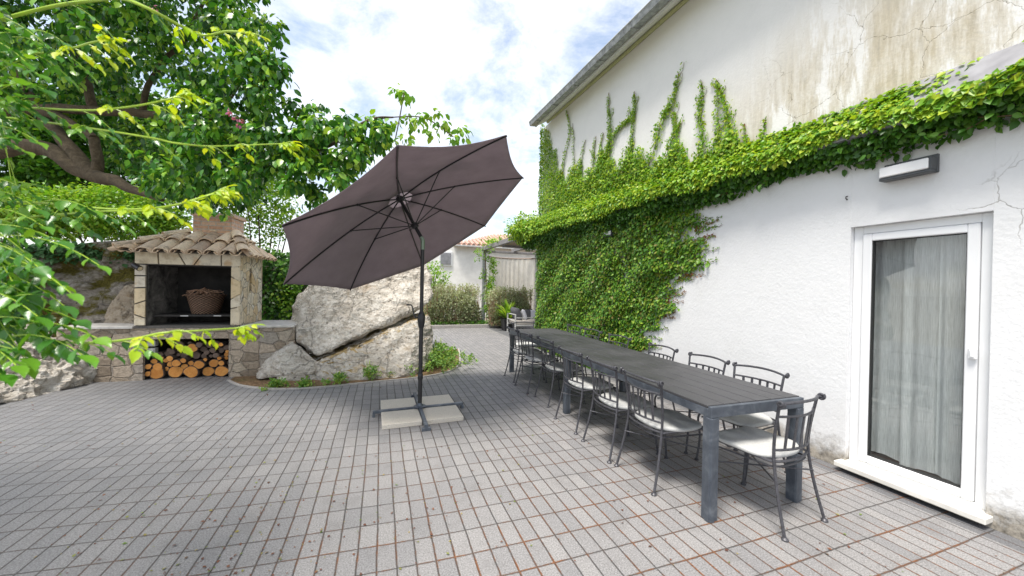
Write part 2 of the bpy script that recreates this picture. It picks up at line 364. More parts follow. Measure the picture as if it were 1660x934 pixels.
def make_tile():
    t = NT('weathered terracotta'); p = t.pos(); rnd = t.n('NewGeometry').outputs['Random Per Island']
    n = t.noise(p, 9, 7, .7); n2 = t.noise(p, 60, 4, .7)
    c = t.ramp(rnd, [(0, (.66, .47, .31)), (.35, (.84, .68, .50)), (.7, (.74, .58, .42)), (1, (.46, .34, .25))])
    c = t.mix(t.ramp(n, [(.52, 0.), (.66, .7)]), c, (.24, .19, .145)); c = t.mix(.6, c, t.ramp(n2, [(.3, .6), (.7, 1.35)]), 'MULTIPLY')
    c = t.mix(t.ramp(t.noise(p, 16, 4), [(.62, 0.), (.7, .7)]), c, (.55, .50, .38))
    return t.fin(c, .85, t.bump(t.math('ADD', n, t.math('MULTIPLY', n2, .4)), .5, .006))
M_tile = make_tile()
M_coping = simple('pale coping stone', (.52, .50, .47), .7, 0, 14, .18, .25, .004)
M_marble = simple('white marble sill', (.70, .68, .63), .55, 0, 9, .12, .2, .003)
M_slab = simple('cream concrete slab', (.58, .535, .465), .8, 0, 130, .22, .5, .003)
M_pvc = simple('white pvc', (.80, .81, .82), .32, 0, 5, .02, .02, .001)
M_rubber = simple('black rubber', (.02, .02, .02), .6)
M_blackm = simple('black powder coat', (.018, .018, .02), .38, .0, 60, .15, .05, .001)
M_joint = simple('green grey metal', (.20, .26, .20), .4, .5)
M_iron = simple('dark wrought iron', (.07, .07, .08), .42, .3, 60, .35, .3, .002)
def make_galv():
    t = NT('dark galvanised steel'); p = t.obj(); n = t.noise(p, 7, 6, .65, .6); n2 = t.noise(t.mapv(p, (1, 1, .3)), 30, 4, .7)
    c = t.ramp(n, [(.3, (.06, .07, .09)), (.52, (.105, .122, .148)), (.72, (.19, .21, .24))])
    return t.fin(c, t.ramp(n2, [(.3, .36), (.7, .58)]), t.bump(n2, .1, .002), Metallic=.45)
M_galv = make_galv()
def make_deck():
    t = NT('dark composite boards'); p = t.obj(); rnd = t.n('NewGeometry').outputs['Random Per Island']
    g = t.noise(t.mapv(p, (60, 2.2, 60)), 3., 5, .7); n = t.noise(p, 2.5, 4)
    c = t.ramp(t.math('ADD', t.math('MULTIPLY', g, .6), t.math('MULTIPLY', n, .4)), [(.3, (.027, .027, .030)), (.5, (.050, .050, .054)), (.72, (.088, .087, .092))])
    c = t.mix(t.math('MULTIPLY', rnd, .35), c, (.05, .05, .053))
    return t.fin(c, t.ramp(n, [(.3, .38), (.7, .55)]), t.bump(g, .3, .002))
M_deck = make_deck()
def make_cloth(name, col, scale=220, rough=.9, trans=0., var=.12):
    t = NT(name); p = t.obj(); w = t.noise(p, scale, 3, .6); n = t.noise(p, 5, 5, .6)
    c = t.ramp(t.math('ADD', t.math('MULTIPLY', w, .5), t.math('MULTIPLY', n, .5)), [(.3, tuple(x*(1-var*1.6) for x in col)), (.7, tuple(x*(1+var) for x in col))])
    t.fin(c, rough, t.bump(t.math('ADD', t.math('MULTIPLY', w, .3), n), .3, .004), Specular_IOR_Level=.2)
    if trans:
        tr = t.n('BsdfTranslucent'); t.put(tr.inputs[0], c); mx = t.n('MixShader'); mx.inputs[0].default_value = trans
        t.t.links.new(t.b.outputs[0], mx.inputs[1]); t.t.links.new(tr.outputs[0], mx.inputs[2]); t.t.links.new(mx.outputs[0], t.out.inputs[0])
    return t.m
M_cush = make_cloth('pale grey seat canvas', (.49, .495, .485), 120, .9, 0, .16)
M_canopy = make_cloth('mauve grey canopy cloth', (.36, .30, .325), 300, .9, .34, .12)
M_sofa = make_cloth('charcoal cushion cloth', (.10, .10, .11)); M_pillow = make_cloth('white pillow cloth', (.6, .6, .64))
M_seat = make_cloth('cream sofa cloth', (.55, .51, .46))
M_string = make_cloth('cream string curtain', (.88, .85, .78), 60, .9, .6)
def make_curtain():
    t = NT('sheer linen curtain'); p = t.obj(); x, y, z = t.sep(p)
    w = t.noise(t.comb(0., t.math('MULTIPLY', y, 60.), t.math('MULTIPLY', z, 2.)), 4., 4, .7)
    c = t.ramp(w, [(.3, (.66, .66, .65)), (.7, (.88, .88, .87))])
    t.fin(c, .9)
    tr = t.n('BsdfTranslucent'); t.put(tr.inputs[0], c); tp = t.n('BsdfTransparent'); mx = t.n('MixShader'); mx.inputs[0].default_value = .3
    t.t.links.new(t.b.outputs[0], mx.inputs[1]); t.t.links.new(tr.outputs[0], mx.inputs[2])
    m2 = t.n('MixShader'); t.put(m2.inputs[0], t.ramp(w, [(.35, .20), (.65, .03)])); t.t.links.new(mx.outputs[0], m2.inputs[1]); t.t.links.new(tp.outputs[0], m2.inputs[2]); t.t.links.new(m2.outputs[0], t.out.inputs[0])
    return t.m
M_curtain = make_curtain()
def make_glass():
    t = NT('window glass'); g = t.n('BsdfGlossy'); g.inputs['Roughness'].default_value = .0; g.inputs[0].default_value = (1, 1, 1, 1)
    tp = t.n('BsdfTransparent'); tp.inputs[0].default_value = (.86, .90, .90, 1); lw = t.n('LayerWeight'); lw.inputs[0].default_value = .5
    mx = t.n('MixShader'); t.put(mx.inputs[0], t.math('ADD', t.math('MULTIPLY', t.math('POWER', lw.outputs['Facing'], 3.), .6), .10)); t.t.links.new(tp.outputs[0], mx.inputs[1]); t.t.links.new(g.outputs[0], mx.inputs[2]); t.t.links.new(mx.outputs[0], t.out.inputs[0])
    return t.m
M_glass = make_glass()
M_room = simple('dim brown room', (.16, .11, .09), .8)
M_opal = simple('opal lamp diffuser', (.80, .80, .80), .3, 0, 5, .03, .0)
M_lampgrey = simple('dark grey lamp body', (.07, .075, .08), .4, .3)
M_bark = None
def make_bark():
    t = NT('grey brown bark'); p = t.pos(); n = t.noise(p, 9, 7, .7, .8); n2 = t.noise(p, 40, 5, .7)
    c = t.ramp(t.math('ADD', t.math('MULTIPLY', n, .7), t.math('MULTIPLY', n2, .3)), [(.3, (.032, .022, .012)), (.5, (.088, .064, .037)), (.7, (.18, .138, .088))])
    return t.fin(c, .9, t.bump(t.math('ADD', n, t.math('MULTIPLY', n2, .5)), .9, .02))
M_bark = make_bark()
M_twig = simple('dry vine twigs', (.34, .20, .13), .85, 0, 50, .35, .4, .003)
M_stem = simple('fresh green stem', (.34, .50, .04), .4, 0, 20, .15, .05, .001)
M_ivystem = simple('brown vine stem', (.13, .075, .04), .8, 0, 60, .3, .3, .002)
def make_basket():
    t = NT('woven wicker'); p = t.obj(); x, y, z = t.sep(p); an = t.math('ARCTAN2', y, x)
    a = t.math('MULTIPLY', an, 44/(2*math.pi)); b = t.math('MULTIPLY', z, 55.)
    chk = t.math('SINE', t.math('ADD', t.math('MULTIPLY', a, math.pi), t.math('MULTIPLY', t.math('FLOOR', b), math.pi)))
    row = t.math('SINE', t.math('MULTIPLY', t.math('FRACT', b), math.pi))
    h = t.math('MULTIPLY', t.math('ADD', t.math('MULTIPLY', chk, .5), .5), row); n = t.noise(p, 40, 4)
    c = t.mix(h, (.035, .018, .010), t.ramp(n, [(.3, (.26, .14, .085)), (.7, (.46, .28, .18))]))
    return t.fin(c, .6, t.bump(h, 1., .012))
M_basket = make_basket()
def make_logend(name, a, b):
    t = NT(name); p = t.obj(); x, y, z = t.sep(p)
    ir = t.n('ObjectInfo').outputs['Random']
    r = t.math('SQRT', t.math('ADD', t.math('MULTIPLY', x, x), t.math('MULTIPLY', z, z)))
    rw = t.math('ADD', r, t.math('MULTIPLY', t.noise(t.sub3(p, t.comb(ir, ir, ir), 'ADD'), 16, 4), .02)); ring = t.math('SINE', t.math('MULTIPLY', rw, 420.)); ang = t.math('ARCTAN2', z, x)
    crk = t.math('MULTIPLY', t.ramp(t.math('ABSOLUTE', t.math('SINE', t.math('ADD', t.math('MULTIPLY', ang, 1.5), t.math('MULTIPLY', ir, 40.)))), [(.0, 1.), (.09, 0.)]), t.ramp(rw, [(.0, 1.), (.05, .0)]))
    n = t.noise(t.sub3(p, t.comb(t.math('MULTIPLY', ir, 9.), ir, ir), 'ADD'), 14, 5, .65)
    c = t.mix(t.math('ADD', t.math('MULTIPLY', ring, .12), .3), t.ramp(n, [(.3, a), (.7, b)]), tuple(k*.55 for k in a))
    c = t.mix(t.math('MULTIPLY', ir, .5), c, tuple(k*.55 for k in a)); c = t.mix(t.math('MULTIPLY', crk, .8), c, tuple(k*.2 for k in a))
    return t.fin(c, .8, t.bump(t.math('ADD', n, t.math('MULTIPLY', ring, .2)), .4, .004))
M_logP = make_logend('fresh orange cut wood', (.60, .22, .035), (.86, .43, .12))
M_logD = make_logend('old brown cut wood', (.13, .085, .06), (.26, .18, .14))
M_logbark = simple('dark log bark', (.075, .052, .04), .9, 0, 40, .5, .8, .006)
M_soil = None
def make_soil():
    t = NT('bark mulch soil'); p = t.pos(); n = t.noise(p, 26, 7, .75, 1.); n0 = t.noise(p, 3, 3)
    c = t.ramp(n, [(.3, (.06, .035, .02)), (.5, (.20, .12, .06)), (.7, (.42, .28, .15))]); c = t.mix(t.ramp(n0, [(.5, 0.), (.7, .5)]), c, (.10, .11, .03))
    return t.fin(c, .95, t.bump(n, 1., .03))
M_soil = make_soil()
M_earth = simple('dry earth', (.20, .17, .12), .95, 0, 2, .3, .6, .03)
M_edge = simple('light edging stone', (.36, .34, .32), .8, 0, 30, .2, .3, .004)
M_render = simple('old white render', (.80, .79, .77), .85, 0, 3, .12, .4, .01)
M_zinc = simple('grey zinc flashing', (.26, .26, .28), .5, .2, 6, .25, .2, .004)
M_soffit = simple('whitewashed soffit', (.70, .69, .64), .8, 0, 5, .08, .2, .004)
M_gutter = simple('weathered grey gutter', (.30, .31, .31), .55, .2, 14, .45, .3, .004)
M_fascia = simple('pale zinc fascia', (.52, .52, .51), .5, .1, 6, .15, .1, .003)
M_timber = simple('weathered grey timber', (.22, .21, .21), .8, 0, 16, .25, .4, .004)
def make_mat():
    t = NT('bamboo matting'); p = t.obj(); x, y, z = t.sep(p)
    s = t.math('SINE', t.math('MULTIPLY', y, 420.)); n = t.noise(p, 6, 4)
    c = t.mix(t.math('ADD', t.math('MULTIPLY', s, .25), .25), t.ramp(n, [(.3, (.36, .27, .19)), (.7, (.56, .46, .36))]), (.16, .11, .08))
    return t.fin(c, .8)
M_mat = make_mat()
M_roofred = simple('distant red tiles', (.48, .31, .245), .85, 0, 14, .35, .6, .02)
# leaves
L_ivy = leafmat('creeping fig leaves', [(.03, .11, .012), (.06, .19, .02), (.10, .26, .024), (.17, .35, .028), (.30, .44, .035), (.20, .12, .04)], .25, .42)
L_ivyunder = leafmat('shade-tinted fig leaves', [(.02, .08, .01), (.04, .13, .015), (.07, .19, .018), (.12, .26, .022)], .15, .42)  # under-ledge shade painted in: darker copy of the fig leaf colours
L_ivytop = leafmat('sun-tinted creeping fig leaves', [(.08, .24, .02), (.15, .36, .026), (.26, .46, .03), (.38, .54, .035), (.52, .58, .05)], .32, .4)  # sunlight painted in: lighter, yellower copy for the upper wall and ledge
L_ivyred = leafmat('young reddish fig tips', [(.20, .06, .03), (.28, .13, .03), (.15, .2, .03)], .3, .5)
L_tree = leafmat('glossy tree leaves', [(.012, .055, .010), (.03, .13, .018), (.07, .25, .026), (.18, .43, .038), (.42, .62, .06)], .26, .3, .5)
L_light = leafmat('light green leaves', [(.08, .25, .03), (.16, .38, .035), (.28, .48, .045), (.42, .56, .08)], .4, .45)
L_dark = leafmat('deep shade leaves', [(.02, .08, .012), (.045, .15, .02), (.09, .25, .026), (.20, .40, .035)], .33, .4)
L_hedge = leafmat('olive grey leaves', [(.10, .15, .06), (.19, .24, .11), (.28, .33, .18), (.17, .15, .07), (.40, .44, .29)], .2, .6)
L_hedgetop = leafmat('silver leaf tips', [(0.375, 0.413, 0.250), (0.525, 0.562, 0.375), (0.450, 0.525, 0.275)], .25, .6)
L_vine = leafmat('trumpet vine leaves', [(.025, .10, .016), (.05, .20, .022), (.09, .29, .026), (.17, .42, .03), (.30, .52, .035)], .36, .28, .7)
L_vineyoung = leafmat('young yellow vine leaves', [(.30, .55, .02), (.50, .66, .025), (.66, .70, .03)], .42, .4)
L_herb = leafmat('herb leaves', [(0.078, 0.208, 0.039), (0.156, 0.338, 0.065), (0.286, 0.468, 0.117), (0.442, 0.520, 0.104)], .35, .5)
L_pot = leafmat('strap leaves', [(0.096, 0.240, 0.024), (0.240, 0.432, 0.036), (0.432, 0.576, 0.060)], .35, .4)
L_litter = leafmat('fallen leaf litter', [(.16, .06, .035), (.24, .11, .06), (.10, .04, .03), (.38, .30, .10), (.12, .25, .03)], .1, .8)
L_flower = leafmat('pink bracts', [(.55, .10, .30), (.65, .22, .42), (.45, .12, .35)], .4, .6)

# ------------------------------------------------------------------ leaf geometry
T_KITE = (np.array([(0, 0, 0), (.45, .34, .07), (1, 0, -.06), (.45, -.34, .07)]), np.array([(0, 2, 1), (0, 3, 2)]))
T_OVAL = (np.array([(0, 0, 0), (.25, .27, .05), (.25, -.27, .05), (.5, 0, -.015), (.62, .27, .05), (.62, -.27, .05), (1, 0, -.14)]),
          np.array([(0, 3, 1), (1, 3, 4), (3, 6, 4), (0, 2, 3), (2, 5, 3), (3, 5, 6)]))
def _ser():
    L = [(0, 0, 0), (.10, .20, .03), (.24, .30, .05), (.30, .25, .05), (.48, .30, .05), (.54, .24, .045), (.70, .21, .03), (.76, .15, .03), (1, 0, -.15)]
    V = [(0, 0, 0)]+[(x, y, z) for x, y, z in L[1:-1]]+[(1, 0, -.15)]+[(x, -y, z) for x, y, z in L[1:-1]]+[(.3, 0, -.02), (.62, 0, -.04)]
    n = 7; tip = 8; A = 16; B = 17
    F = []
    for o in (1, 9):
        q = [0, o, o+1, o+2, o+3, o+4, o+5, o+6, tip]
        tr = [(0, A, o), (o, A, o+1), (o+1, A, o+2), (o+2, A, o+3), (A, B, o+3), (o+3, B, o+4), (o+4, B, o+5), (o+5, B, o+6), (o+6, B, tip)]
        F += tr if o == 9 else [(a, c, b) for a, b, c in tr]
    return np.array(V), np.array(F)
T_SER = _ser()
T_STRAP = (np.array([(0, .0, 0), (.3, .07, .05), (.3, -.07, .05), (.65, .055, .03), (.65, -.055, .03), (1, 0, -.12)]), np.array([(0, 2, 1), (1, 2, 4), (1, 4, 3), (3, 4, 5)]))
def unit(a): return a/(np.linalg.norm(a, axis=-1, keepdims=True)+1e-9)
def leafgeo(P, D, N, S, T):
    P = np.asarray(P, float); D = unit(np.asarray(D, float)); N = np.asarray(N, float)
    W = unit(np.cross(N, D)); N = np.cross(D, W); S = np.asarray(S, float).reshape(-1, 1, 1)
    V0, F0 = T; k = len(V0)
    V = P[:, None, :]+S*(V0[None, :, 0:1]*D[:, None, :]+V0[None, :, 1:2]*W[:, None, :]+V0[None, :, 2:3]*N[:, None, :])
    F = F0[None]+(np.arange(len(P))*k)[:, None, None]
    return V.reshape(-1, 3), F.reshape(-1, 3)
def leaves(name, P, D, N, S, mat, parent=None, T=T_KITE, loc=None):
    V, F = leafgeo(P, D, N, S, T); return fastmesh(name, V, F, mat, parent, False, loc)
def rnd3(n, s=1.): return rng.normal(0, s, (n, 3))

# ------------------------------------------------------------------ world and sun
SUN = Vector((-.31, -.20, .92)).normalized()
w = bpy.data.worlds.new('World'); sc.world = w; w.use_nodes = True; nt = w.node_tree
bg = nt.nodes['Background']
class WT(NT):
    def __init__(s, t): s.t = t
wt = WT(nt)
sky = wt.n('TexSky'); sky.sky_type = 'NISHITA'; sky.sun_disc = False; sky.sun_elevation = math.asin(SUN.z); sky.sun_rotation = math.atan2(SUN.x, SUN.y)
sky.air_density = 1.; sky.dust_density = 1.5; sky.ozone_density = 1.
dirv = wt.n('TexCoord').outputs['Generated']; dx, dy, dz = wt.sep(dirv)
den = wt.math('ADD', wt.math('MAXIMUM', dz, 0.), .32)
pv = wt.comb(wt.math('DIVIDE', dx, den), wt.math('DIVIDE', dy, den), 0.)
c1 = wt.noise(pv, 1.35, 8, .62, .25); c2 = wt.noise(pv, 4.4, 7, .68, .3); c3 = wt.noise(pv, .8, 2, .5)
cv = wt.math('ADD', wt.math('MULTIPLY', c1, .62), wt.math('ADD', wt.math('MULTIPLY', c2, .28), wt.math('MULTIPLY', c3, .22)))
cm = wt.ramp(cv, [(.485, .10), (.565, .62), (.66, 1.)])
cw = wt.ramp(c2, [(.34, (8.2, 8.5, 9.1)), (.60, (10.9, 10.9, 11.1))])
nt.nodes.remove(nt.nodes[-1]) if False else None
skyb = wt.mix(1., sky.outputs[0], (2.3, 2.15, 1.95), 'MULTIPLY')
wt.put(bg.inputs['Color'], wt.mix(cm, skyb, cw)); bg.inputs['Strength'].default_value = .09
sd = bpy.data.lights.new('sun', 'SUN'); sd.energy = 3.6; sd.angle = R(18); sd.color = (1, .95, .87)
so = link(bpy.data.objects.new('sun', sd)); so.rotation_euler = SUN.to_track_quat('Z', 'Y').to_euler(); so.location = (0, 0, 12)

# ------------------------------------------------------------------ ground
def sheet(name, poly, z, mat, kind='structure'):
    o = mkobj(name, [(x, y, z) for x, y in poly], [list(range(len(poly)))], mat, None, False); tag(o, kind=kind); return o
sheet('ground', [(-300, -300), (300, -300), (300, 300), (-300, 300)], -.012, M_earth)
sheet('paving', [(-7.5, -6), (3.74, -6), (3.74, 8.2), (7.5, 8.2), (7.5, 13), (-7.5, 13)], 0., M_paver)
bed_in = [onG(x, y)[:2] for x, y in ((372, 617), (395, 626), (450, 631), (520, 628), (600, 620), (680, 612), (725, 603), (742, 592), (744, 578), (742, 566))]
bed = [tuple(p) for p in spline([(*p, 0) for p in bed_in], 4)]
bed2 = [(p[0], p[1]) for p in bed]
sheet('planting_bed', bed2+[(1.1, 8.2), (-1.7, 8.2), (-2.1, 6.9)], .006, M_soil)
eb = MB()
for i in range(len(bed2)-1):
    a, b = np.array(bed2[i]), np.array(bed2[i+1]); d = (b-a)/np.linalg.norm(b-a); nrm = np.array((-d[1], d[0]))*-.035
    V = [(*a, .0), (*b, .0), (*(b+nrm), .0), (*(a+nrm), .0)]; V += [(x, y, .018) for x, y, _ in V]
    eb.add(V, [[4, 5, 6, 7], [0, 1, 5, 4], [1, 2, 6, 5], [2, 3, 7, 6], [3, 0, 4, 7]])
tag(eb.build('bed_edging', M_edge, None, False), kind='structure')
# litter: loose fallen leaves
n = 900; nj = 750
X = np.concatenate([rng.uniform(-4.2, 3.4, n), rng.normal(-.9, .45, 260)]); Y = np.concatenate([rng.uniform(.6, 6., n), rng.normal(2.1, .5, 260)])
xj = np.round(rng.normal(-.75, .9, nj)/.1)*.1+.02+rng.normal(0, .007, nj)-.012; yj = rng.uniform(1.4, 3.4, nj); kj = np.array([mnoise.noise(Vector((a_*2.2, b_*2.2, 0))) for a_, b_ in zip(xj, yj)]) > -.05; X = np.concatenate([X, xj[kj]]); Y = np.concatenate([Y, yj[kj]])
nn = len(X); Dv = np.stack([rng.normal(0, 1, nn), rng.normal(0, 1, nn), rng.normal(0, .1, nn)], 1)
tag(leaves('leaf_litter', np.stack([X, Y, np.full(nn, .006)], 1), Dv, np.array([[0, 0, 1.]])+rnd3(nn, .25), np.concatenate([rng.uniform(.008, .026, nn-int(kj.sum())), rng.uniform(.007, .018, int(kj.sum()))]), L_litter, None, T_KITE), 'dry leaf litter scattered over the grey paving and its joints', 'leaf litter', kind='stuff')

# ------------------------------------------------------------------ house
WU = 3.70
house = thing('house', 'white plastered house with a stained upper wall, ledge and glazed door', 'house', (WU, 3, 0))
dv0, dv1, dz1 = 1.167, 1.925, 2.035
hb = MB(); Hh = 5.38
hb.box((WU, -8, -.1), (WU+.3, dv0, Hh), .0015); hb.box((WU, dv1, -.1), (WU+.3, 8.2, Hh), .0015); hb.box((WU, dv0, dz1), (WU+.3, dv1, Hh), .0015)
hb.box((WU+.3, 7.9, -.1), (11, 8.2, Hh), .0015); hb.box((10.7, -8, -.1), (11, 7.9, Hh), .0015); hb.box((WU+.3, -8, -.1), (10.7, -7.7, Hh), .0015)
hb.build('wall', M_plaster, house, False)
lg = MB(); lg.prism([(3.699, 3.055), (3.53, 2.84), (3.50, 2.81), (3.50, 2.72), (3.699, 2.64)], -8, 8.2, lambda a, b, d: (a, d, b)); lg.build('ledge', M_zinc, house, False)
EZ = lambda v: .036*(v-7.8)
def eprism(name, poly, mat, v0=-8.4, v1=8.0):
    m_ = MB(); m_.prism(poly, v0, v1, lambda a, b_, d: (a, d, b_+EZ(d))); return m_.build(name, mat, house, False)
eprism('soffit', [(3.42, 5.29), (3.699, 5.452), (4.0, 5.62), (4.0, 5.66), (3.42, 5.33)], M_soffit)
mo = MB(); mo.tube([(3.675, -8, 5.40+EZ(-8)), (3.675, 7.95, 5.40+EZ(7.95))], .03, 8); mo.build('cove_moulding', simple('mossy cove', (.42, .42, .22), .8), house)
eprism('fascia', [(3.385, 5.27), (3.42, 5.27), (3.42, 5.42), (3.385, 5.42)], M_fascia, -8.45, 8.03)
gt = MB()
gt.prism([(3.384, 5.30), (3.285, 5.29), (3.25, 5.36), (3.238, 5.36), (3.262, 5.278), (3.384, 5.288)], -8.45, 8.05, lambda a, b_, d: (a, d, b_+EZ(d)))
for v in np.arange(-7.6, 8.0, .85): gt.prism([(3.235, 5.272), (3.384, 5.283), (3.384, 5.279), (3.235, 5.266)], v-.015, v+.015, lambda a, b_, d: (a, d, b_+EZ(d)))
gt.build('gutter', M_gutter, house, False)
gt = MB(); gt.tube([(3.24, -8.45, 5.368+EZ(-8.45)), (3.24, 8.05, 5.368+EZ(8.05))], .012, 6); gt.build('gutter_bead', M_fascia, house)
eprism('roof', [(3.36, 5.44), (7.1, 7.3), (11.5, 5.5), (11.5, 5.4), (7.1, 7.15), (3.42, 5.425)], M_roofred, -8.45, 8.05)
sl = MB(); sl.box((3.605, 1.135, .038), (3.86, 1.955, .078), .004); sl.build('door_sill', M_marble, house)
base = MB(); base.box((3.69, dv0, -.08), (4.0, dv1, .036), .001); base.build('threshold', M_mortar, house, False)
door = MB(); fu0, fu1 = 3.748, 3.815
fwd = .062
door.box((fu0, dv0, .078), (fu1, dv0+fwd, dz1-.001), .004); door.box((fu0, dv1-fwd, .078), (fu1, dv1-.001, dz1-.001), .004); door.box((fu0, dv0+fwd, dz1-fwd), (fu1, dv1-fwd, dz1-.001), .004)
door.box((fu0, dv0+fwd, .078), (fu1, dv1-fwd, .105), .003)
dr = door.build('door', M_pvc, house)
sa = MB(); s0, s1, z0, z1, sw = dv0+fwd+.003, dv1-fwd-.003, .108, dz1-fwd-.003, .058
sa.box((3.736, s0, z0), (3.80, s0+sw, z1), .006); sa.box((3.736, s1-sw, z0), (3.80, s1, z1), .006)
sa.box((3.736, s0+sw, z1-sw), (3.80, s1-sw, z1), .006); sa.box((3.736, s0+sw, z0), (3.80, s1-sw, z0+sw), .006); sa.build('sash', M_pvc, dr)
gk = MB(); g = .006
for lo, hi in (((s0+sw, z0+sw), (s0+sw+g, z1-sw)), ((s1-sw-g, z0+sw), (s1-sw, z1-sw)), ((s0+sw+g, z1-sw-g), (s1-sw-g, z1-sw)), ((s0+sw+g, z0+sw), (s1-sw-g, z0+sw+g))):
    gk.box((3.75, lo[0], lo[1]), (3.79, hi[0], hi[1]), .0005)
gk.build('gasket', M_rubber, dr, False)
gl = MB(); gl.add([(3.765, s0+sw, z0+sw), (3.765, s1-sw, z0+sw), (3.765, s1-sw, z1-sw), (3.765, s0+sw, z1-sw)], [[0, 3, 2, 1]]); gl.build('pane', M_glass, dr, False, fix=False)
hd = MB(); hd.box((3.712, s0-.006, 1.06), (3.737, s0+.034, 1.135), .006); hd.box((3.704, s0+.004, 1.075), (3.713, s0+.022, 1.12), .003); hd.build('handle', M_pvc, dr)
rm = MB(); a, b, c, d2, e, f = 4.0, 7.2, -.6, 3.8, 0.0, 2.5
rm.add([(a, c, e), (b, c, e), (b, d2, e), (a, d2, e), (a, c, f), (b, c, f), (b, d2, f), (a, d2, f)], [[0, 1, 2, 3], [4, 5, 6, 7], [1, 2, 6, 5], [0, 1, 5, 4], [3, 2, 6, 7]]); rm.build('room_lining', M_room, house, False)
cv_ = MB()
for (va, vb, uu, amp, zb) in ((1.20, 1.46, 3.850, .016, .165), (1.42, 1.66, 3.875, .010, .15), (1.62, 1.95, 3.90, .007, .16)):
    k = 60; V = []; F = []
    for i in range(k+1):
        v = va+(vb-va)*i/k; V += [(uu+amp*.55*math.sin(v*83+.4*math.sin(v*31))+amp*.5*math.sin(v*47+2)+.007*math.sin(v*23+1), v, zb+.012*math.sin(v*22)), (uu+amp*.4*math.sin(v*83+.6)+amp*.5*math.sin(v*47+2), v, 2.12)]
    for i in range(k): F.append([2*i, 2*i+1, 2*i+3, 2*i+2])
    cv_.add(V, F)
ct = cv_.build('curtain', M_curtain, None, True, 180, (3.93, 1.55, 2.1)); tag(ct, 'pale sheer curtain hanging in folds behind the glass door', 'curtain')

def wall_lamp(v0, v1, z0, z1, label):
    t = thing('wall_lamp', label, 'lamp', (WU, (v0+v1)/2, (z0+z1)/2), 'box lamps on the house wall')
    b = MB(); b.box((3.675, v0, z0), (3.70, v1, z1), .003); b.box((3.60, v0+.004, z0-.004), (3.676, v1-.004, z0+.018), .003); b.box((3.60, v0+.003, z0+.018), (3.676, v0+.016, z1-.03), .002); b.build('housing', M_lampgrey, t)
    d = MB(); d.box((3.592, v0+.017, z0+.02), (3.676, v1-.006, z1-.034), .006); d.build('diffuser', M_opal, t)
wall_lamp(1.414, 1.706, 2.352, 2.482, 'long box lamp with opal front above the glass door')
wall_lamp(5.18, 5.46, 2.36, 2.48, 'small box lamp half buried in creeper leaves under the ledge')
hk = MB(); p = onU(1374, 322, WU); hk.tube([(3.705, p[1], p[2]+.02), (3.68, p[1], p[2]+.015), (3.668, p[1]-.004, p[2]), (3.672, p[1]-.012, p[2]-.018), (3.66, p[1]-.02, p[2]-.014)], .004, 6)
tag(hk.build('wall_hook', M_rubber, None, True, 60, tuple(p)), 'tiny dark hook in the white wall left of the box lamp', 'hook')

# ------------------------------------------------------------------ creeping fig on the house
ivy = thing('creeping_fig', 'creeping fig covering the house corner, the ledge and lower wall', 'climbing plant', (3.6, 6, 0))
eP, eD, eN, eS = [], [], [], []
def put_ivy(store, P, D, N, S):
    store[0].append(P); store[1].append(D); store[2].append(N); store[3].append(S)
low = ([], [], [], []); top = ([], [], [], []); near = ([], [], [], []); under = ([], [], [], []); red = ([], [], [], [])
edge = [(0, 5.0), (.45, 4.75), (.66, 4.333), (.957, 4.15), (1.22, 4.02), (1.56, 3.825), (1.75, 3.52), (2.02, 3.47), (2.43, 3.45), (2.7, 3.4)]
def edge_v(z): return np.interp(z, [a for a, _ in edge], [b for _, b in edge])
n = 56000; z = rng.uniform(0, 2.72, n); v = rng.uniform(3.3, 8.28, n)
e = edge_v(z)+.13*np.sin(z*9)+.10*np.sin(z*23+1)
dd = v-e; keep = dd > rng.exponential(.11, n)-.05
gap = (np.abs(v-4.82-.25*(z-1.6)) < .035+.02*np.sin(z*30)) & (z > 1.35) & (z < 2.05); keep &= ~(gap & (rng.random(n) < .85))
z, v, dd = z[keep], v[keep], dd[keep]; n = len(z)
thick = np.clip(dd*.12, .015, .13)*(.6+.5*np.sin(v*5.1+z*3)*np.sin(z*4.3)+.3)
P = np.stack([WU-.012-np.abs(thick)*rng.random(n), v, z], 1)
D = np.stack([-.35+rng.normal(0, .25, n), rng.normal(0, .7, n), -.8+rng.normal(0, .4, n)], 1); N = np.stack([-1+rng.normal(0, .25, n), rng.normal(0, .35, n), .35+rng.normal(0, .3, n)], 1)
put_ivy(low, P, D, N, rng.uniform(.028, .07, n))
# ragged horizontal tendrils reaching over the white wall
stm = MB()
for k in range(46):
    z0 = rng.uniform(.35, 2.45); v0 = edge_v(z0)+.08; Ln = rng.uniform(.12, .42); dz_ = rng.uniform(-.05, .28)
    pts = [(WU-.008, v0-Ln*t, z0+dz_*Ln*t*1.5+.012*math.sin(t*14+k)) for t in np.linspace(0, 1, 9)]; stm.tube(pts, .0025, 4)
    m_ = int(Ln/.013); t = rng.random(m_); P = np.stack([np.full(m_, WU-.012), v0-Ln*t, z0+dz_*Ln*t*1.5+rng.normal(0, .012, m_)], 1)
    D = np.stack([rng.normal(-.2, .2, m_), rng.normal(-.5, .6, m_), rng.normal(0, .9, m_)], 1); N = np.stack([np.full(m_, -1.), rng.normal(0, .3, m_), rng.normal(.2, .3, m_)], 1)
    put_ivy(red if rng.random() < .3 else low, P, D, N, rng.uniform(.02, .04, m_)*(1.2-.5*t))
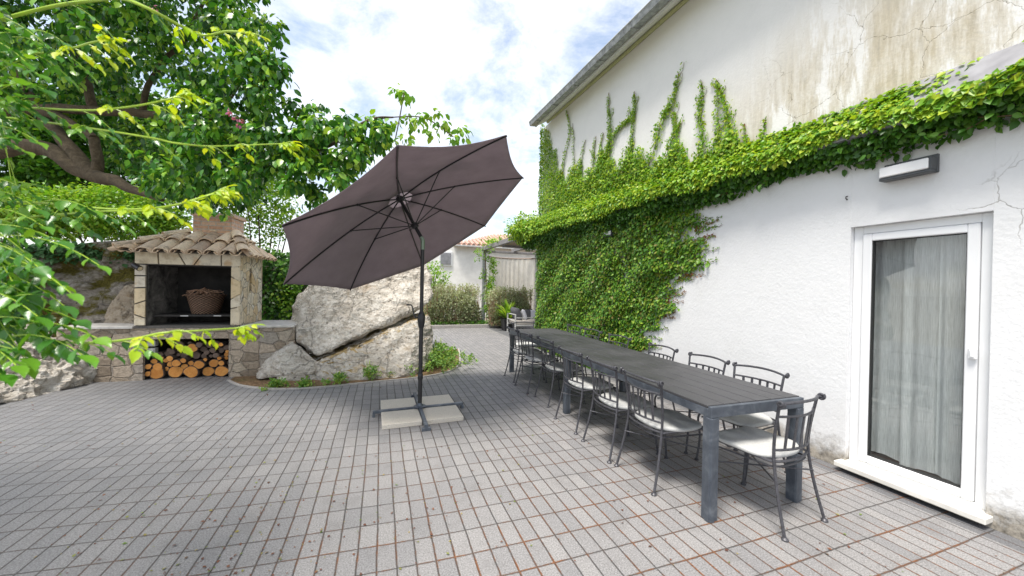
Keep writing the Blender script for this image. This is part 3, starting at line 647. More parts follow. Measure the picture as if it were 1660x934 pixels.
# upper wall mass
hz = [(2.9, 3.08), (3.2, 3.12), (3.6, 3.16), (4.1, 3.34), (4.6, 3.5), (5.2, 3.72), (5.8, 3.78), (6.4, 3.85), (6.9, 3.95), (7.3, 4.05), (7.6, 4.6), (7.8, 5.2), (8.0, 5.42), (8.3, 5.42)]
n = 30000; v = 2.9+5.4*rng.random(n)**.75; hmax = np.interp(v, [a for a, _ in hz], [b for _, b in hz])+.16*np.sin(v*7)+.1*np.sin(v*17)
z = 3.0+(hmax-3.0)*rng.random(n)**np.where(v > 7.5, .95, 1.25); keep = rng.random(n) < 1.05-.45*((z-3)/(hmax-2.99)); v, z = v[keep], z[keep]; n = len(v)
P = np.stack([WU-.01-.10*rng.random(n)*np.clip(1.5-(z-3), .3, 1), v, z], 1)
D = np.stack([rng.normal(-.35, .25, n), rng.normal(0, .7, n), rng.normal(-.55, .5, n)], 1); N = np.stack([rng.normal(-1, .25, n), rng.normal(0, .35, n), rng.normal(.5, .3, n)], 1)
put_ivy(top, P, D, N, rng.uniform(.025, .06, n))
# round the corner and on its end face
n = 3500; z = rng.uniform(.0, 5.4, n); P = np.stack([WU-.05+rng.uniform(0, .5, n)*rng.random(n), 8.21+.12*rng.random(n), z], 1)
put_ivy(low, P, np.stack([rng.normal(0, .5, n), rng.normal(.3, .3, n), rng.normal(-.7, .4, n)], 1), np.stack([rng.normal(-.3, .4, n), rng.normal(.8, .3, n), rng.normal(.3, .3, n)], 1), rng.uniform(.035, .06, n))
# spikes climbing the upper wall
spk = {'b': [[7.321, 3.207], [7.069, 4.092], [6.825, 4.794], [7.0, 5.3]], 'c': [[6.681, 3.213], [6.628, 3.77], [6.724, 4.881]], 'd': [[6.036, 3.081], [5.955, 3.757], [5.829, 4.286]],
       'e': [[5.823, 3.037], [5.462, 3.824], [5.39, 4.332], [5.464, 4.9]], 'f': [[5.941, 3.407], [5.206, 4.101], [4.809, 4.19], [4.719, 4.582]], 'g': [[4.998, 2.967], [4.839, 3.714], [4.723, 4.249]],
       'h': [[4.553, 2.962], [4.129, 3.813], [3.963, 4.037], [3.874, 4.366]], 'i': [[4.044, 2.926], [3.862, 3.579], [3.937, 3.9]], 'j': [[3.431, 3.035], [3.493, 3.627], [3.506, 4.091]],
       'k': [[3.298, 3.016], [3.239, 3.338], [3.281, 3.974]], 'l': [[3.053, 2.988], [3.104, 3.461], [3.237, 3.915]], 'm': [[2.905, 3.007], [2.891, 3.303]], 'n': [[2.687, 2.996], [2.642, 3.263]],
       'o': [[4.285, 2.899], [3.97, 3.495], [3.79, 3.673]], 'p': [[5.6, 3.4], [5.7, 3.9], [5.62, 4.25]], 'q': [[6.4, 3.4], [6.35, 3.95], [6.2, 4.35]]}
wd = {'f': .10, 'h': .09, 'l': .09, 'k': .07, 'e': .08, 'g': .08, 'j': .06, 'o': .07}
for k, q in spk.items():
    pts = spline([(WU-.012, a+rng.normal(0, .02), b) for a, b in q], 8); pts = [p_+np.array((0, .012*math.sin(p_[2]*11+ord(k))+.008*math.sin(p_[2]*27+ord(k)*2), 0)) for p_ in pts]; stm.tube(pts, .004, 4)
    A = np.array(pts); L = len(A); m_ = int(420*np.linalg.norm(A[-1]-A[0])*(wd.get(k, .05)/.06)); t = rng.random(m_)**1.7*.93; idx = t*(L-1); i0 = np.minimum(idx.astype(int), L-2)
    C = A[i0]+(A[i0+1]-A[i0])*(idx-i0)[:, None]; wdt = 1.0*wd.get(k, .05)*(1-t)**1.1+.008
    P = C+np.stack([-.04*rng.random(m_), rng.normal(0, 1, m_)*wdt*.75, rng.normal(0, .02, m_)], 1)
    st = top
    put_ivy(st, P, np.stack([rng.normal(-.3, .2, m_), rng.normal(0, .7, m_), rng.normal(-.1, .7, m_)], 1), np.stack([np.full(m_, -1.), rng.normal(0, .3, m_), rng.normal(.4, .3, m_)], 1), rng.uniform(.026, .05, m_)*(1.15-.5*t))
    for js in range(0 if k in 'mnpqcb' else int(3+2*np.linalg.norm(A[-1]-A[0]))):
        c0_ = A[rng.integers(2, L-2)]; ln_ = rng.uniform(.06, .18); sg_ = rng.choice((-1., 1.)); e0_ = c0_+np.array((0, sg_*ln_*rng.uniform(.3, .8), ln_)); stm.tube(spline([c0_, (c0_+e0_)/2+np.array((0, sg_*.03, -.01)), e0_], 4), .0025, 4)
        m3 = int(ln_*130); t3 = rng.random(m3); P = c0_+(e0_-c0_)*t3[:, None]+np.stack([-.02*rng.random(m3), rng.normal(0, .018, m3), rng.normal(0, .015, m3)], 1)
        put_ivy(top, P, np.stack([rng.normal(-.3, .2, m3), rng.normal(0, .7, m3), rng.normal(-.1, .7, m3)], 1), np.stack([np.full(m3, -1.), rng.normal(0, .3, m3), rng.normal(.4, .3, m3)], 1), rng.uniform(.018, .04, m3))
    m2 = 18; tt = rng.uniform(.8, 1, m2); idx = (tt*(L-1)).astype(int); P = A[idx]+np.stack([-.01*rng.random(m2), rng.normal(0, .008, m2), rng.normal(0, .01, m2)], 1)
    put_ivy(red, P, np.stack([rng.normal(-.3, .2, m2), rng.normal(0, .6, m2), rng.normal(.3, .5, m2)], 1), np.stack([np.full(m2, -1.), rng.normal(0, .3, m2), rng.normal(.3, .3, m2)], 1), rng.uniform(.014, .024, m2))
# ledge: slanted top, lip and hanging fringe
n = 19000; v = 9.3-8.9*rng.random(n)**1.15; s = rng.random(n)
cover = np.clip((v-1.2)/1.5, .0, 1.); patch = np.sin(v*8.3)+np.sin(v*19+2)*.7+np.sin(s*5+v*3)
keep = (rng.random(n) < cover) | (patch > .95); keep &= v > .75; v, s = v[keep], s[keep]; n = len(v)
th = np.clip((v-1.8)*.034, .010, .2)*rng.random(n)**1.4
P = np.stack([3.70-.2*s-.75*th, v, 3.06-.25*s+.65*th], 1)
D = np.stack([rng.normal(-.55, .3, n), rng.normal(-.1, .6, n), rng.normal(-.45, .35, n)], 1); N = np.stack([rng.normal(-.65, .3, n), rng.normal(0, .3, n), rng.normal(.75, .3, n)], 1)
sz = rng.uniform(.028, .062, n); k = v < 4.2
put_ivy(near, P[k], D[k], N[k], sz[k]); put_ivy(top, P[~k], D[~k], N[~k], sz[~k])
n = 17000; v = 9.2-8.8*rng.random(n)**1.1; s = rng.random(n); wvv = .5+.5*np.sin(v*3.1)*np.sin(v*1.3+2)
drop = (.07+.26*wvv*np.clip((v-.5)/3, .25, 1))*rng.random(n)**1.4
th = np.clip((v-3.)*.02, .0, .09)
P = np.stack([3.685-.165*s-th*rng.random(n), v, 2.655+.07*s-drop*(.45+.55*(1-s))+.012], 1)
hang = rng.random(n) < np.clip(.45+v*.12, 0, 1); P = P[hang]; v = v[hang]; n = len(v)
D = np.stack([rng.normal(-.25, .4, n), rng.normal(0, .6, n), rng.normal(-.7, .35, n)], 1); N = np.stack([rng.normal(-.7, .4, n), rng.normal(0, .5, n), rng.normal(.1, .5, n)], 1)
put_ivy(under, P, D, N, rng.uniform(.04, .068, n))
n = 8500; v = 9.0-8.4*rng.random(n)**1.05; thv = np.clip((v-1.8)*.022, .008, .13); P = np.stack([3.505-thv*rng.random(n), v, 2.80+.07*rng.random(n)-(.05+.10*(.5+.5*np.sin(v*4.3)*np.sin(v*1.9+1)))*rng.random(n)], 1)
k_ = (rng.random(n) < np.clip(.42+(v-.6)/3., 0, 1)); P = P[k_]; n = len(P)
put_ivy(top, P, np.stack([rng.normal(-.3, .3, n), rng.normal(0, .6, n), rng.normal(-.8, .3, n)], 1), np.stack([rng.normal(-1, .3, n), rng.normal(0, .35, n), rng.normal(.4, .3, n)], 1), rng.uniform(.045, .07, n))
for k in range(30):   # loose tendrils under the ledge
    v0 = .5+8*rng.random(); L = rng.uniform(.08, .22)*(1 if v0 < 4 else 1.5); dvv = rng.normal(-.12, .18)
    pts = [(3.6-.02*t, v0+dvv*t, 2.66-L*t*(1-.35*t)) for t in np.linspace(0, 1, 7)]; stm.tube(pts, .003, 4)
    m_ = 16; t = rng.random(m_); P = np.stack([3.6-.02*t+rng.normal(0, .03, m_), v0+dvv*t+rng.normal(0, .02, m_), 2.66-L*t*(1-.35*t)], 1)
    put_ivy(under, P, np.stack([rng.normal(-.3, .5, m_), rng.normal(0, .6, m_), rng.normal(-.6, .3, m_)], 1), np.stack([rng.normal(-.7, .4, m_), rng.normal(0, .5, m_), rng.normal(.3, .5, m_)], 1), rng.uniform(.04, .065, m_))
n = 4200; q = unit(rnd3(n)); lump = np.array([1+.45*mnoise.noise(Vector(w_)*2.2+Vector((3, 1, 0)))+.3*mnoise.noise(Vector(w_)*5) for w_ in q]); q = q*rng.random((n, 1))**.6*lump[:, None]; P = np.array([3.44, 8.7, 2.97])+q*np.array([.40, .78, .34])
put_ivy(top, P, q+np.array([0, 0, -.6])+rnd3(n, .4), q+np.array([-.2, 0, .5])+rnd3(n, .4), rng.uniform(.04, .085, n))
cc = lambda st: [np.concatenate(x) for x in st]
leaves('leaves', *cc(low), L_ivy, ivy, T_KITE); leaves('sun_tinted_leaves', *cc(top), L_ivytop, ivy, T_KITE)
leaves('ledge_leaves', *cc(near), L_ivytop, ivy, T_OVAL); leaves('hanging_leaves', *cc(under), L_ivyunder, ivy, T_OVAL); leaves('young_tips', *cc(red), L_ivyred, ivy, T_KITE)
stm.build('stems', M_ivystem, ivy)

# ------------------------------------------------------------------ tables
TA = .006-.0  # nearly parallel to the wall
uc, tv0, tv1, W, vm = 2.415, 1.735, 5.95, .84, 3.815
t = thing('dining_table', 'very long dark steel dining table with slatted charcoal top', 'table', (uc, tv0, 0)); x0, x1 = uc-W/2, uc+W/2
f = MB()
f.box((x0, tv0, .668), (x1, tv0+.030, .738), .003); f.box((x0, tv1-.030, .668), (x1, tv1, .738), .003)
f.box((x0, tv0+.030, .668), (x0+.030, tv1-.030, .724), .003); f.box((x1-.030, tv0+.030, .668), (x1, tv1-.030, .724), .003); f.box((x0+.03, vm-.012, .676), (x1-.03, vm+.012, .739), .002)
for k in (.17, .34, .66, .83): f.box((x0+.030, tv0+4.215*k-.02, .675), (x1-.030, tv0+4.215*k+.02, .722), .002)
f.build('frame', M_galv, t)
for (a, b2) in ((tv0+.032, vm-.014), (vm+.014, tv1-.032)):
    b = MB(); nb = 6; bw = (W+.006)/nb
    for i in range(nb): b.box((x0-.003+i*bw+.003, a, .726), (x0-.003+(i+1)*bw-.003, b2, .742), .002)
    b.build('tabletop', M_deck, t)
for sx in (0, 1):
    for ly in (tv0, vm-.034, tv1-.068):
        lb = MB(); lx = x0 if sx == 0 else x1-.068
        lb.box((lx, ly, .0), (lx+.068, ly+.068, .667), .003)
        gx = lx-.006 if sx == 0 else lx+.062
        lb.box((gx, ly+.003, .0), (gx+.012, ly+.036, .665), .002); gy = ly-.006 if ly < 5 else ly+.062
        lb.box((lx+.003, gy, .0), (lx+.036, gy+.012, .665), .002)
        lb.build('leg', M_galv, t)
t.rotation_euler[2] = -.029

# ------------------------------------------------------------------ chairs
def make_chair():
    t = thing('garden_chair', 'x', 'chair', (0, 0, 0), 'wrought iron chairs round the long table')
    for sx in (-1, 1):
        b = MB()      # rear leg with upright and scroll
        path = spline([(sx*.222, -.285, .012), (sx*.205, -.235, .22), (sx*.192, -.200, .44), (sx*.198, -.205, .60), (sx*.212, -.235, .80)], 6)
        b.tube(path, [.0095]*len(path), 8); b.lathe([(.009, 0), (.020, .0), (.020, .008), (.010, .018)], (sx*.222, -.287, 0), 12); b.build('rear_leg', M_iron, t)
        b = MB(); path = spline([(sx*.205, .175, .425), (sx*.222, .205, .36), (sx*.205, .20, .20), (sx*.212, .225, .012)], 7)
        b.tube(path, .0095, 8); b.lathe([(.009, 0), (.019, .0), (.019, .008), (.010, .016)], (sx*.212, .226, 0), 12); b.build('front_leg', M_iron, t)
    b = MB()
    arc = [(.212*s, -.235-.055*(1-s*s), .80+.012*(1-s*s)) for s in np.linspace(-1, 1, 13)]; b.tube(arc, .0095, 8)
    for sx in (-1, 1):   # scrolled ends of the top rail
        sp = []
        for k in range(22):
            a = k/21*2*math.pi*1.45; r = .022*(1-k/30); sp.append((sx*(.222+.003*k/21*4), -.25+r*math.cos(a+2.3), .804+r*math.sin(a+2.3)))
        b.tube(sp, [.0085]*20+[.008, .006], 7); b.tube([(sx*.212, -.235, .80), (sx*.232, -.25, .80)], .010, 7)
    b.build('top_rail', M_iron, t)
    b = MB(); up = [(.203*s, -.218-.05*(1-s*s), .715) for s in np.linspace(-1, 1, 11)]; lo = [(.193*s, -.200-.045*(1-s*s), .50) for s in np.linspace(-1, 1, 11)]
    b.tube(up, .008, 8); b.tube(lo, .008, 8); b.build('back_rails', M_iron, t)
    for s in (-.66, -.33, 0, .33, .66):
        b = MB(); p0 = np.array((.193*s, -.200-.045*(1-s*s), .50)); p1 = np.array((.203*s, -.218-.05*(1-s*s), .715)); c = (p0+p1)/2; zax = unit(p1-p0); xax = unit(np.array((1, .45*s*.9, 0.))); yax = np.cross(zax, xax); xax = np.cross(yax, zax)
        b.obox(c, (.021, .006, np.linalg.norm(p1-p0)), np.stack([xax, yax, zax], 1), .002); b.build('back_slat', M_iron, t)
    b = MB(); ring = []
    for k in range(41):
        a = math.pi*k/40; ring.append((.20*math.cos(a), -.17-.06*math.sin(a), .425))
    pts = [(.215, .20, .425), (.21, 0, .425)]+ring+[(-.21, 0, .425), (-.215, .20, .425), (.215, .20, .425)]; b.tube(pts, .0085, 8, caps=False)
    pts2 = [(.20, .19, .375), (.19, -.17, .39)]+[(.185*math.cos(math.pi*k/12), -.175-.045*math.sin(math.pi*k/12), .39) for k in range(1, 12)]+[(-.19, -.17, .39), (-.20, .19, .375)]; b.tube(pts2, .006, 6)
    b.build('seat_frame', M_iron, t)
    b = MB()
    for y in np.linspace(-.16, .16, 7): b.box((-.203, y-.014, .421), (.203, y+.014, .427), .001)
    b.tube([(.195, .19, .26), (-.2, -.23, .3)], .005, 6); b.tube([(-.195, .19, .26), (.2, -.23, .312)], .005, 6); b.build('stretcher', M_iron, t)
    # cushion: rounded D-shaped pad
    out = []
    for k in range(48):
        a = 2*math.pi*k/48; ca, sa_ = math.cos(a), math.sin(a); ex = .55 if sa_ > 0 else .8
        out.append((.232*math.copysign(abs(ca)**ex, ca), .01+.212*math.copysign(abs(sa_)**ex, sa_)))
    V = []; F = []; prof = [(.985, .429), (1.0, .433), (1.0, .444), (.985, .451), (.90, .454), (.6, .455), (.3, .453)]
    for fr, z in prof:
        for i, (x, y) in enumerate(out): V.append((x*fr, .01+(y-.01)*fr, z+.005*math.sin(x*22)*math.sin(y*19+1)*(1 if z > .44 else .6)))
    m_ = 48
    for i in range(len(prof)-1):
        for k in range(m_): F.append([i*m_+k, i*m_+(k+1) % m_, (i+1)*m_+(k+1) % m_, (i+1)*m_+k])
    F.append(list(range(m_))[::-1]); F.append([(len(prof)-1)*m_+k for k in range(m_)])
    b = MB(); b.add(V, F); b.build('cushion', M_cush, t, True, 60)
    return t
chair0 = make_chair(); used = [False]
def place_chair(x, y, rz, label):
    if not used[0]: used[0] = True; r = chair0
    else:
        r = chair0.copy(); link(r)
        for ch in list(chair0.children):
            c = ch.copy(); link(c); c.parent = r
    r.location = (x, y, 0); r.rotation_euler[2] = rz; r['label'] = label
ordn = ['nearest', 'second', 'third', 'fourth', 'fifth', 'farthest']
for i, (v, u, a) in enumerate(((2.335, 2.165, 0), (2.84, 2.145, -.02), (3.47, 2.165, .02), (4.275, 2.255, -.03), (4.90, 2.215, .03), (5.48, 2.235, 0))):
    place_chair(u, v, -math.pi/2+a, f'{ordn[i]} iron chair along the left side of the table, facing the wall' if i else 'iron chair nearest the camera along the left side of the table')
for i, (v, u, a) in enumerate(((2.24, 2.86, .05), (2.78, 2.86, 0), (3.43, 2.87, -.04), (4.30, 2.92, .03), (5.02, 2.94, 0), (5.62, 2.96, .04))):
    place_chair(u, v, math.pi/2+a, f'{ordn[i]} iron chair along the wall side of the table' if i else 'iron chair nearest the camera along the wall side of the table')
place_chair(2.49, 1.79, .10, 'iron chair at the near end of the table, its back to the camera')
place_chair(2.52, 6.08, math.pi+.05, 'iron chair at the far end of the table, facing the camera')

# ------------------------------------------------------------------ umbrella
UX, UY = .448, 4.341
um = thing('tilted_parasol', 'large mauve grey parasol tilted on a black crank pole', 'parasol', (UX, UY, 0))
th, ph, SL, drop, RR, rot = .566, 2.528, .579, .387, 1.508, 4.431-math.pi
an = np.array([math.sin(th)*math.cos(ph), math.sin(th)*math.sin(ph), math.cos(th)]); aa = np.array([math.cos(th)*math.cos(ph), math.cos(th)*math.sin(ph), -math.sin(th)]); ab = np.cross(an, aa)
J = np.array((UX, UY, 2.0)); Hb = J+an*SL
tips = [Hb-an*drop+RR*(math.cos(rot+k*math.pi/4)*aa+math.sin(rot+k*math.pi/4)*ab) for k in range(8)]
b = MB(); b.tube([(UX, UY, .075), (UX, UY, 1.12)], .024, 16); b.tube([(UX, UY, 1.12), (UX, UY, 1.90)], .0215, 16); b.lathe([(.026, .38), (.030, .39), (.030, .44), (.026, .45)], (UX, UY, 0), 16); b.build('pole', M_blackm, um)
b = MB(); b.lathe([(.026, .98), (.034, 1.0), (.044, 1.07), (.044, 1.13), (.032, 1.15), (.024, 1.17)], (UX, UY, 0), 16); cb = b.build('crank_housing', M_blackm, um)
sdv = np.array([-math.cos(YAW), math.sin(YAW), 0.]); c0 = np.array((UX, UY, 1.10)); b = MB()
b.tube([c0+sdv*.03, c0+sdv*.065, c0+sdv*.085+np.array((0, 0, .03)), c0+sdv*.11+np.array((0, 0, .13)), c0+sdv*.12+np.array((0, 0, .145)), c0+sdv*.175+np.array((0, 0, .147))], [.011, .010, .009, .008, .008, .009], 8); b.build('crank_handle', M_blackm, cb)
b = MB(); b.tube([(UX, UY, 1.89), (UX, UY, 1.98), J, J+an*.04], [.024, .024, .024, .024], 14); b.build('tilt_joint', M_joint, um)
b = MB(); b.tube([J+an*.035, J+an*.14], .021, 14); b.tube([J+an*.14, Hb+an*.05], .019, 14); b.build('stem', M_blackm, um)
runr = J+an*.20
b = MB(); b.tube([runr-an*.03, runr-an*.02, runr+an*.02, runr+an*.03], [.03, .042, .042, .03], 12); b.build('runner', M_blackm, um)
b = MB(); b.tube([Hb-an*.03, Hb-an*.02, Hb+an*.02, Hb+an*.03], [.03, .045, .045, .03], 12); b.build('hub', M_blackm, um)
for k in range(8):
    tp = tips[k]; mid = Hb+(tp-Hb)*.5+an*.045
    path = spline([Hb, Hb+(tp-Hb)*.25+an*.035, mid, Hb+(tp-Hb)*.78+an*.03, tp], 4)
    rb = MB(); rb.tube(path, .0085, 6, 1.0); ro = rb.build('rib', M_blackm, um)
    st_ = MB(); ap = np.array(path[7]); st_.tube([runr, ap], .0065, 6); st_.lathe([(.010, -.012), (.012, 0), (.010, .012)], tuple(ap), 8); st_.build('strut', M_blackm, ro)
V = []; F = []; NR, NS = 14, 8     # canopy: eight panels, scalloped hem
for k in range(8):
    base_i = len(V)
    for i in range(NR+1):
        t = .105+(1-.105)*i/NR
        for j in range(NS+1):
            s = j/NS; A = tips[k]; B = tips[(k+1) % 8]
            bul = an*(.045*4*t*(1-t)+.014)
            e = A*(1-s)+B*s; sc_ = 4*s*(1-s); inward = (Hb-e); inward = inward-an*(inward@an)
            bul = bul+an*(.010*mnoise.noise(Vector(e)*2.3+Vector((t*3, 0, 0)))+.004*mnoise.noise(Vector(e)*7+Vector((0, t*6, 0))))*sc_*(1 if t < .98 else 0); p = Hb+(e-Hb)*t+bul-an*(.022*sc_*t)+unit(inward)*(.055*sc_*t**6)
            V.append(p)
    for i in range(NR):
        for j in range(NS):
            a = base_i+i*(NS+1)+j; F.append([a, a+1, a+NS+2, a+NS+1])
cp = mkobj('canopy', V, F, M_canopy, um, True, 20)
bm = bmesh.new(); bm.from_mesh(cp.data); bmesh.ops.remove_doubles(bm, verts=bm.verts, dist=.002); bmesh.ops.recalc_face_normals(bm, faces=bm.faces); bm.to_mesh(cp.data); bm.free()
md = cp.modifiers.new('hem', 'SOLIDIFY'); md.thickness = .004
V = []; F = []    # vent flap above the opening
for k in range(8):
    bi = len(V)
    for t in (.0, .06, .12, .19):
        for j in range(5):
            s = j/4; e = tips[k]*(1-s)+tips[(k+1) % 8]*s; V.append(Hb+(e-Hb)*t+an*(.075-.12*t))
    for i in range(3):
        for j in range(4): a = bi+i*5+j; F.append([a, a+1, a+6, a+5])
vt = mkobj('vent', V, F, M_canopy, cp, True, 20); 
b = MB(); b.lathe([(.028, .04), (.02, .055), (.008, .09)], (0, 0, 0), 10, M=np.stack([aa, ab, an], 1)); b.V = [tuple(np.array(v)+Hb+an*.05) for v in b.V]; b.build('finial', M_blackm, um)
ba = .3455+.0155-.345    # foot lines up with the slabs
MR = rotz(ba+.0)
b = MB(); c = np.array((UX, UY, 0.))
for sg in (-1, 1):
    b.obox(c+MR@np.array((sg*.262, 0, .052)), (.50, .036, .034), MR, .003); b.obox(c+MR@np.array((0, sg*.30, .052)), (.036, .58, .034), MR, .003)
    b.obox(c+MR@np.array((sg*.50, 0, .018)), (.03, .06, .036), MR, .003); b.obox(c+MR@np.array((0, sg*.575, .018)), (.09, .03, .036), MR, .003)
b.lathe([(.07, .0685), (.07, .074), (.045, .078), (.026, .10), (.024, .11)], (UX, UY, 0), 24); b.build('base_frame', M_galv, um)
for nm, sx, sy in (('near left', -1, -1), ('near right', 1, -1), ('far left', -1, 1), ('far right', 1, 1)):
    q = c+MR@np.array((sx*.222, sy*.222, .026)); b = MB(); b.obox(q, (.40, .40, .050), MR, .004)
    o = b.build('ballast_slab', M_slab, None, True, 40, tuple(q)); tag(o, f'{nm} square cream slab weighing down the parasol foot', 'slab', 'ballast slabs on the parasol foot')

# ------------------------------------------------------------------ barbecue
BO = np.array((-2.70, 6.78, 0.)); BR = rotz(-.09)
def bl(x, y, z): return tuple(BO+BR@np.array((x, y, z)))
def bgroup(o): o.rotation_euler[2] = -.09
bbq = thing('stone_barbecue', 'stone barbecue with open hearth, tiled roof and brick chimney', 'barbecue', tuple(BO))
def bb(boxes, name, mat, parent=bbq, bev=.004, smooth=False):
    m_ = MB()
    for lo, hi in boxes: m_.box(np.array(lo)+BO, np.array(hi)+BO, bev)
    return m_.build(name, mat, parent, smooth)
bb([((-1.55, 0, -.03), (-.56, .85, .60)), ((.517, 0, -.03), (1.42, .85, .60)), ((-1.55, 0, .60), (1.42, .85, .76)), ((-.56, .72, -.02), (.517, .85, .60))], 'base', M_masonry, bev=.0008)
bb([((-1.55, -.03, .761), (-.672, .85, .797))], 'coping', M_coping, bev=.005); bb([((.676, -.03, .761), (1.42, .85, .797))], 'coping', M_coping, bev=.005)
bb([((-.56, .715, -.01), (.517, .719, .598)), ((-.559, .04, .0), (-.555, .715, .598)), ((.512, .04, .0), (.516, .715, .598)), ((-.555, .04, .594), (.512, .715, .598))], 'store_lining', M_soot, bev=.0005)
bb([((-.67, .001, .7605), (.674, .84, .80))], 'hearth_slab', M_mortar, bev=.002)
bb([((-.655, 0, .80), (-.53, .80, 1.885)), ((-.53, 0, 1.70), (.54, .80, 1.885)), ((-.53, .72, .80), (.54, .80, 1.70)),], 'firebox_body', M_mortar, bev=.002)
bb([((.54, 0, .80), (.665, .30, 1.885)), ((.54, .385, .80), (.665, .80, 1.885)), ((.54, .30, .80), (.665, .385, 1.29)), ((.54, .30, 1.69), (.665, .385, 1.885)), ((.665, .30, .80), (.6655, .301, .801))], 'side_wall', M_crazy, bev=.001)
bb([((.56, .305, 1.29), (.6, .38, 1.69))], 'vent_slit', M_soot, bev=.001)
bb([((-.53, .712, .801), (.54, .718, 1.70)), ((-.53, .03, 1.69), (.54, .712, 1.698)), ((.532, .03, .802), (.538, .712, 1.69))], 'firebox_lining', M_soot, bev=.0005)
bb([((-.528, .03, .802), (-.522, .712, 1.688))], 'smoked_side', M_sootwall, bev=.0005)
cl = MB()
def slab_poly(pts):
    P = np.array(pts); c = P.mean(0); P = c+(P-c)*(1-.010/np.maximum(np.abs(P-c), .02)); cl.prism([tuple(p) for p in P], -.022, .0005, lambda a, b_, d: (BO[0]+a, BO[1]+d, BO[2]+b_))
Lx0, Lx1, Rx0, Rx1 = -.668, -.522, .534, .672
for za, zb, zc, zd in ((1.70, 1.70, 1.533, 1.533), (1.533, 1.533, 1.355, 1.362), (1.355, 1.362, 1.12, 1.17), (1.12, 1.17, .967, .916), (.967, .916, .802, .802)):
    slab_poly([(Lx0, za), (Lx1, zb), (Lx1, zd), (Lx0, zc)])
for za, zb, zc, zd in ((1.70, 1.70, 1.542, 1.48), (1.542, 1.48, 1.20, 1.277), (1.20, 1.277, 1.055, 1.084), (1.055, 1.084, .802, .802)):
    slab_poly([(Rx0, za), (Rx1, zb), (Rx1, zd), (Rx0, zc)])
for a in ([(-.668, 1.89), (-.385, 1.89), (-.374, 1.70), (-.668, 1.70)], [(-.385, 1.89), (-.137, 1.89), (-.049, 1.70), (-.374, 1.70)], [(-.137, 1.89), (.169, 1.89), (.065, 1.70), (-.049, 1.70)], [(.169, 1.89), (.411, 1.89), (.413, 1.70), (.065, 1.70)], [(.411, 1.89), (.672, 1.89), (.672, 1.70), (.413, 1.70)]):
    slab_poly(a)
cl.build('stone_cladding', M_clad, bbq, False)
bb([((-.50, .10, .925), (.53, .60, .955))], 'cooking_grate', simple('burnt iron grate', (.04, .036, .034), .7, .3, 40, .4, .5, .004), bev=.004)
bb([((-.16, .094, .93), (-.06, .0995, .945)), ((.27, .094, .93), (.37, .0995, .945))], 'grate_tab', M_fascia, bev=.0005)
# roof: barrel tiles on a hipped deck
TL, TR2 = np.array((-.16, .40, 2.20)), np.array((.42, .40, 2.22)); EL, ER, BRr, BLl = np.array((-.78, -.15, 1.89)), np.array((.76, -.15, 1.885)), np.array((.76, .95, 1.885)), np.array((-.78, .95, 1.89))
dk = MB(); dk.add([BO+p for p in (EL, ER, BRr, BLl, TL, TR2)], [[0, 1, 5, 4], [1, 2, 5], [2, 3, 4, 5], [3, 0, 4], [0, 3, 2, 1]]); dk.build('roof_deck', M_mortar, bbq, False)
tl = MB()
def barrel(p0, p1, w0, w1, nrm, flip=1., seg=9, thick=.014):
    p0, p1 = np.array(p0, float), np.array(p1, float); ax = unit(p1-p0); nrm = unit(nrm-ax*(nrm@ax)); sd = np.cross(ax, nrm); V = []
    for (p, w_) in ((p0, w0), (p1, w1)):
        for rr in (w_, w_-thick):
            for k in range(seg+1):
                a = math.pi*k/seg; V.append(BO+p+sd*(rr*math.cos(a))+nrm*flip*(rr*math.sin(a)*.72))
    m_ = seg+1; F = []
    for k in range(seg):
        F.append([k, k+1, 2*m_+k+1, 2*m_+k]); F.append([m_+k, 3*m_+k, 3*m_+k+1, m_+k+1]); F.append([k, m_+k, m_+k+1, k+1]); F.append([2*m_+k, 2*m_+k+1, 3*m_+k+1, 3*m_+k])
    F += [[0, 2*m_, 3*m_, m_], [m_-1, 2*m_-1, 4*m_-1, 3*m_-1]]; tl.add(V, F)
fn_ = unit(np.cross(ER-EL, TL-EL)); sl_ = unit(TL-EL-(ER-EL)*((TL-EL)@(ER-EL))/((ER-EL)@(ER-EL)))
rt = random.Random(5)
for i, x in enumerate(np.arange(-.66, .70, .203)):
    if x > .66: continue
    xl = np.interp(x, [EL[0], TL[0]], [0, 1]); xr = np.interp(x, [TR2[0], ER[0]], [1, 0]); avail = min(xl if x < TL[0] else 1, xr if x > TR2[0] else 1)*.63
    e0 = np.array((x, -.15, np.interp(x, [EL[0], ER[0]], [1.89, 1.885])))
    o0 = e0-sl_*(.045+rt.uniform(-.012, .012))+fn_*.012
    l1 = min(.40, avail+.10)
    barrel(o0, e0+sl_*(l1-.045)+fn_*.012, .099, .078, fn_)
    if avail > .3: barrel(e0+sl_*.27+fn_*.045+np.array((rt.uniform(-.01, .01), 0, 0)), e0+sl_*min(.66, avail+.05)+fn_*.036, .097, .076, fn_)
    xc = x+.1; ec = e0+np.array((.1, 0, 0)); barrel(ec-sl_*.03+fn_*.035, ec+sl_*max(.1, min(.6, avail-.02))+fn_*.025, .070, .088, fn_, -1.)
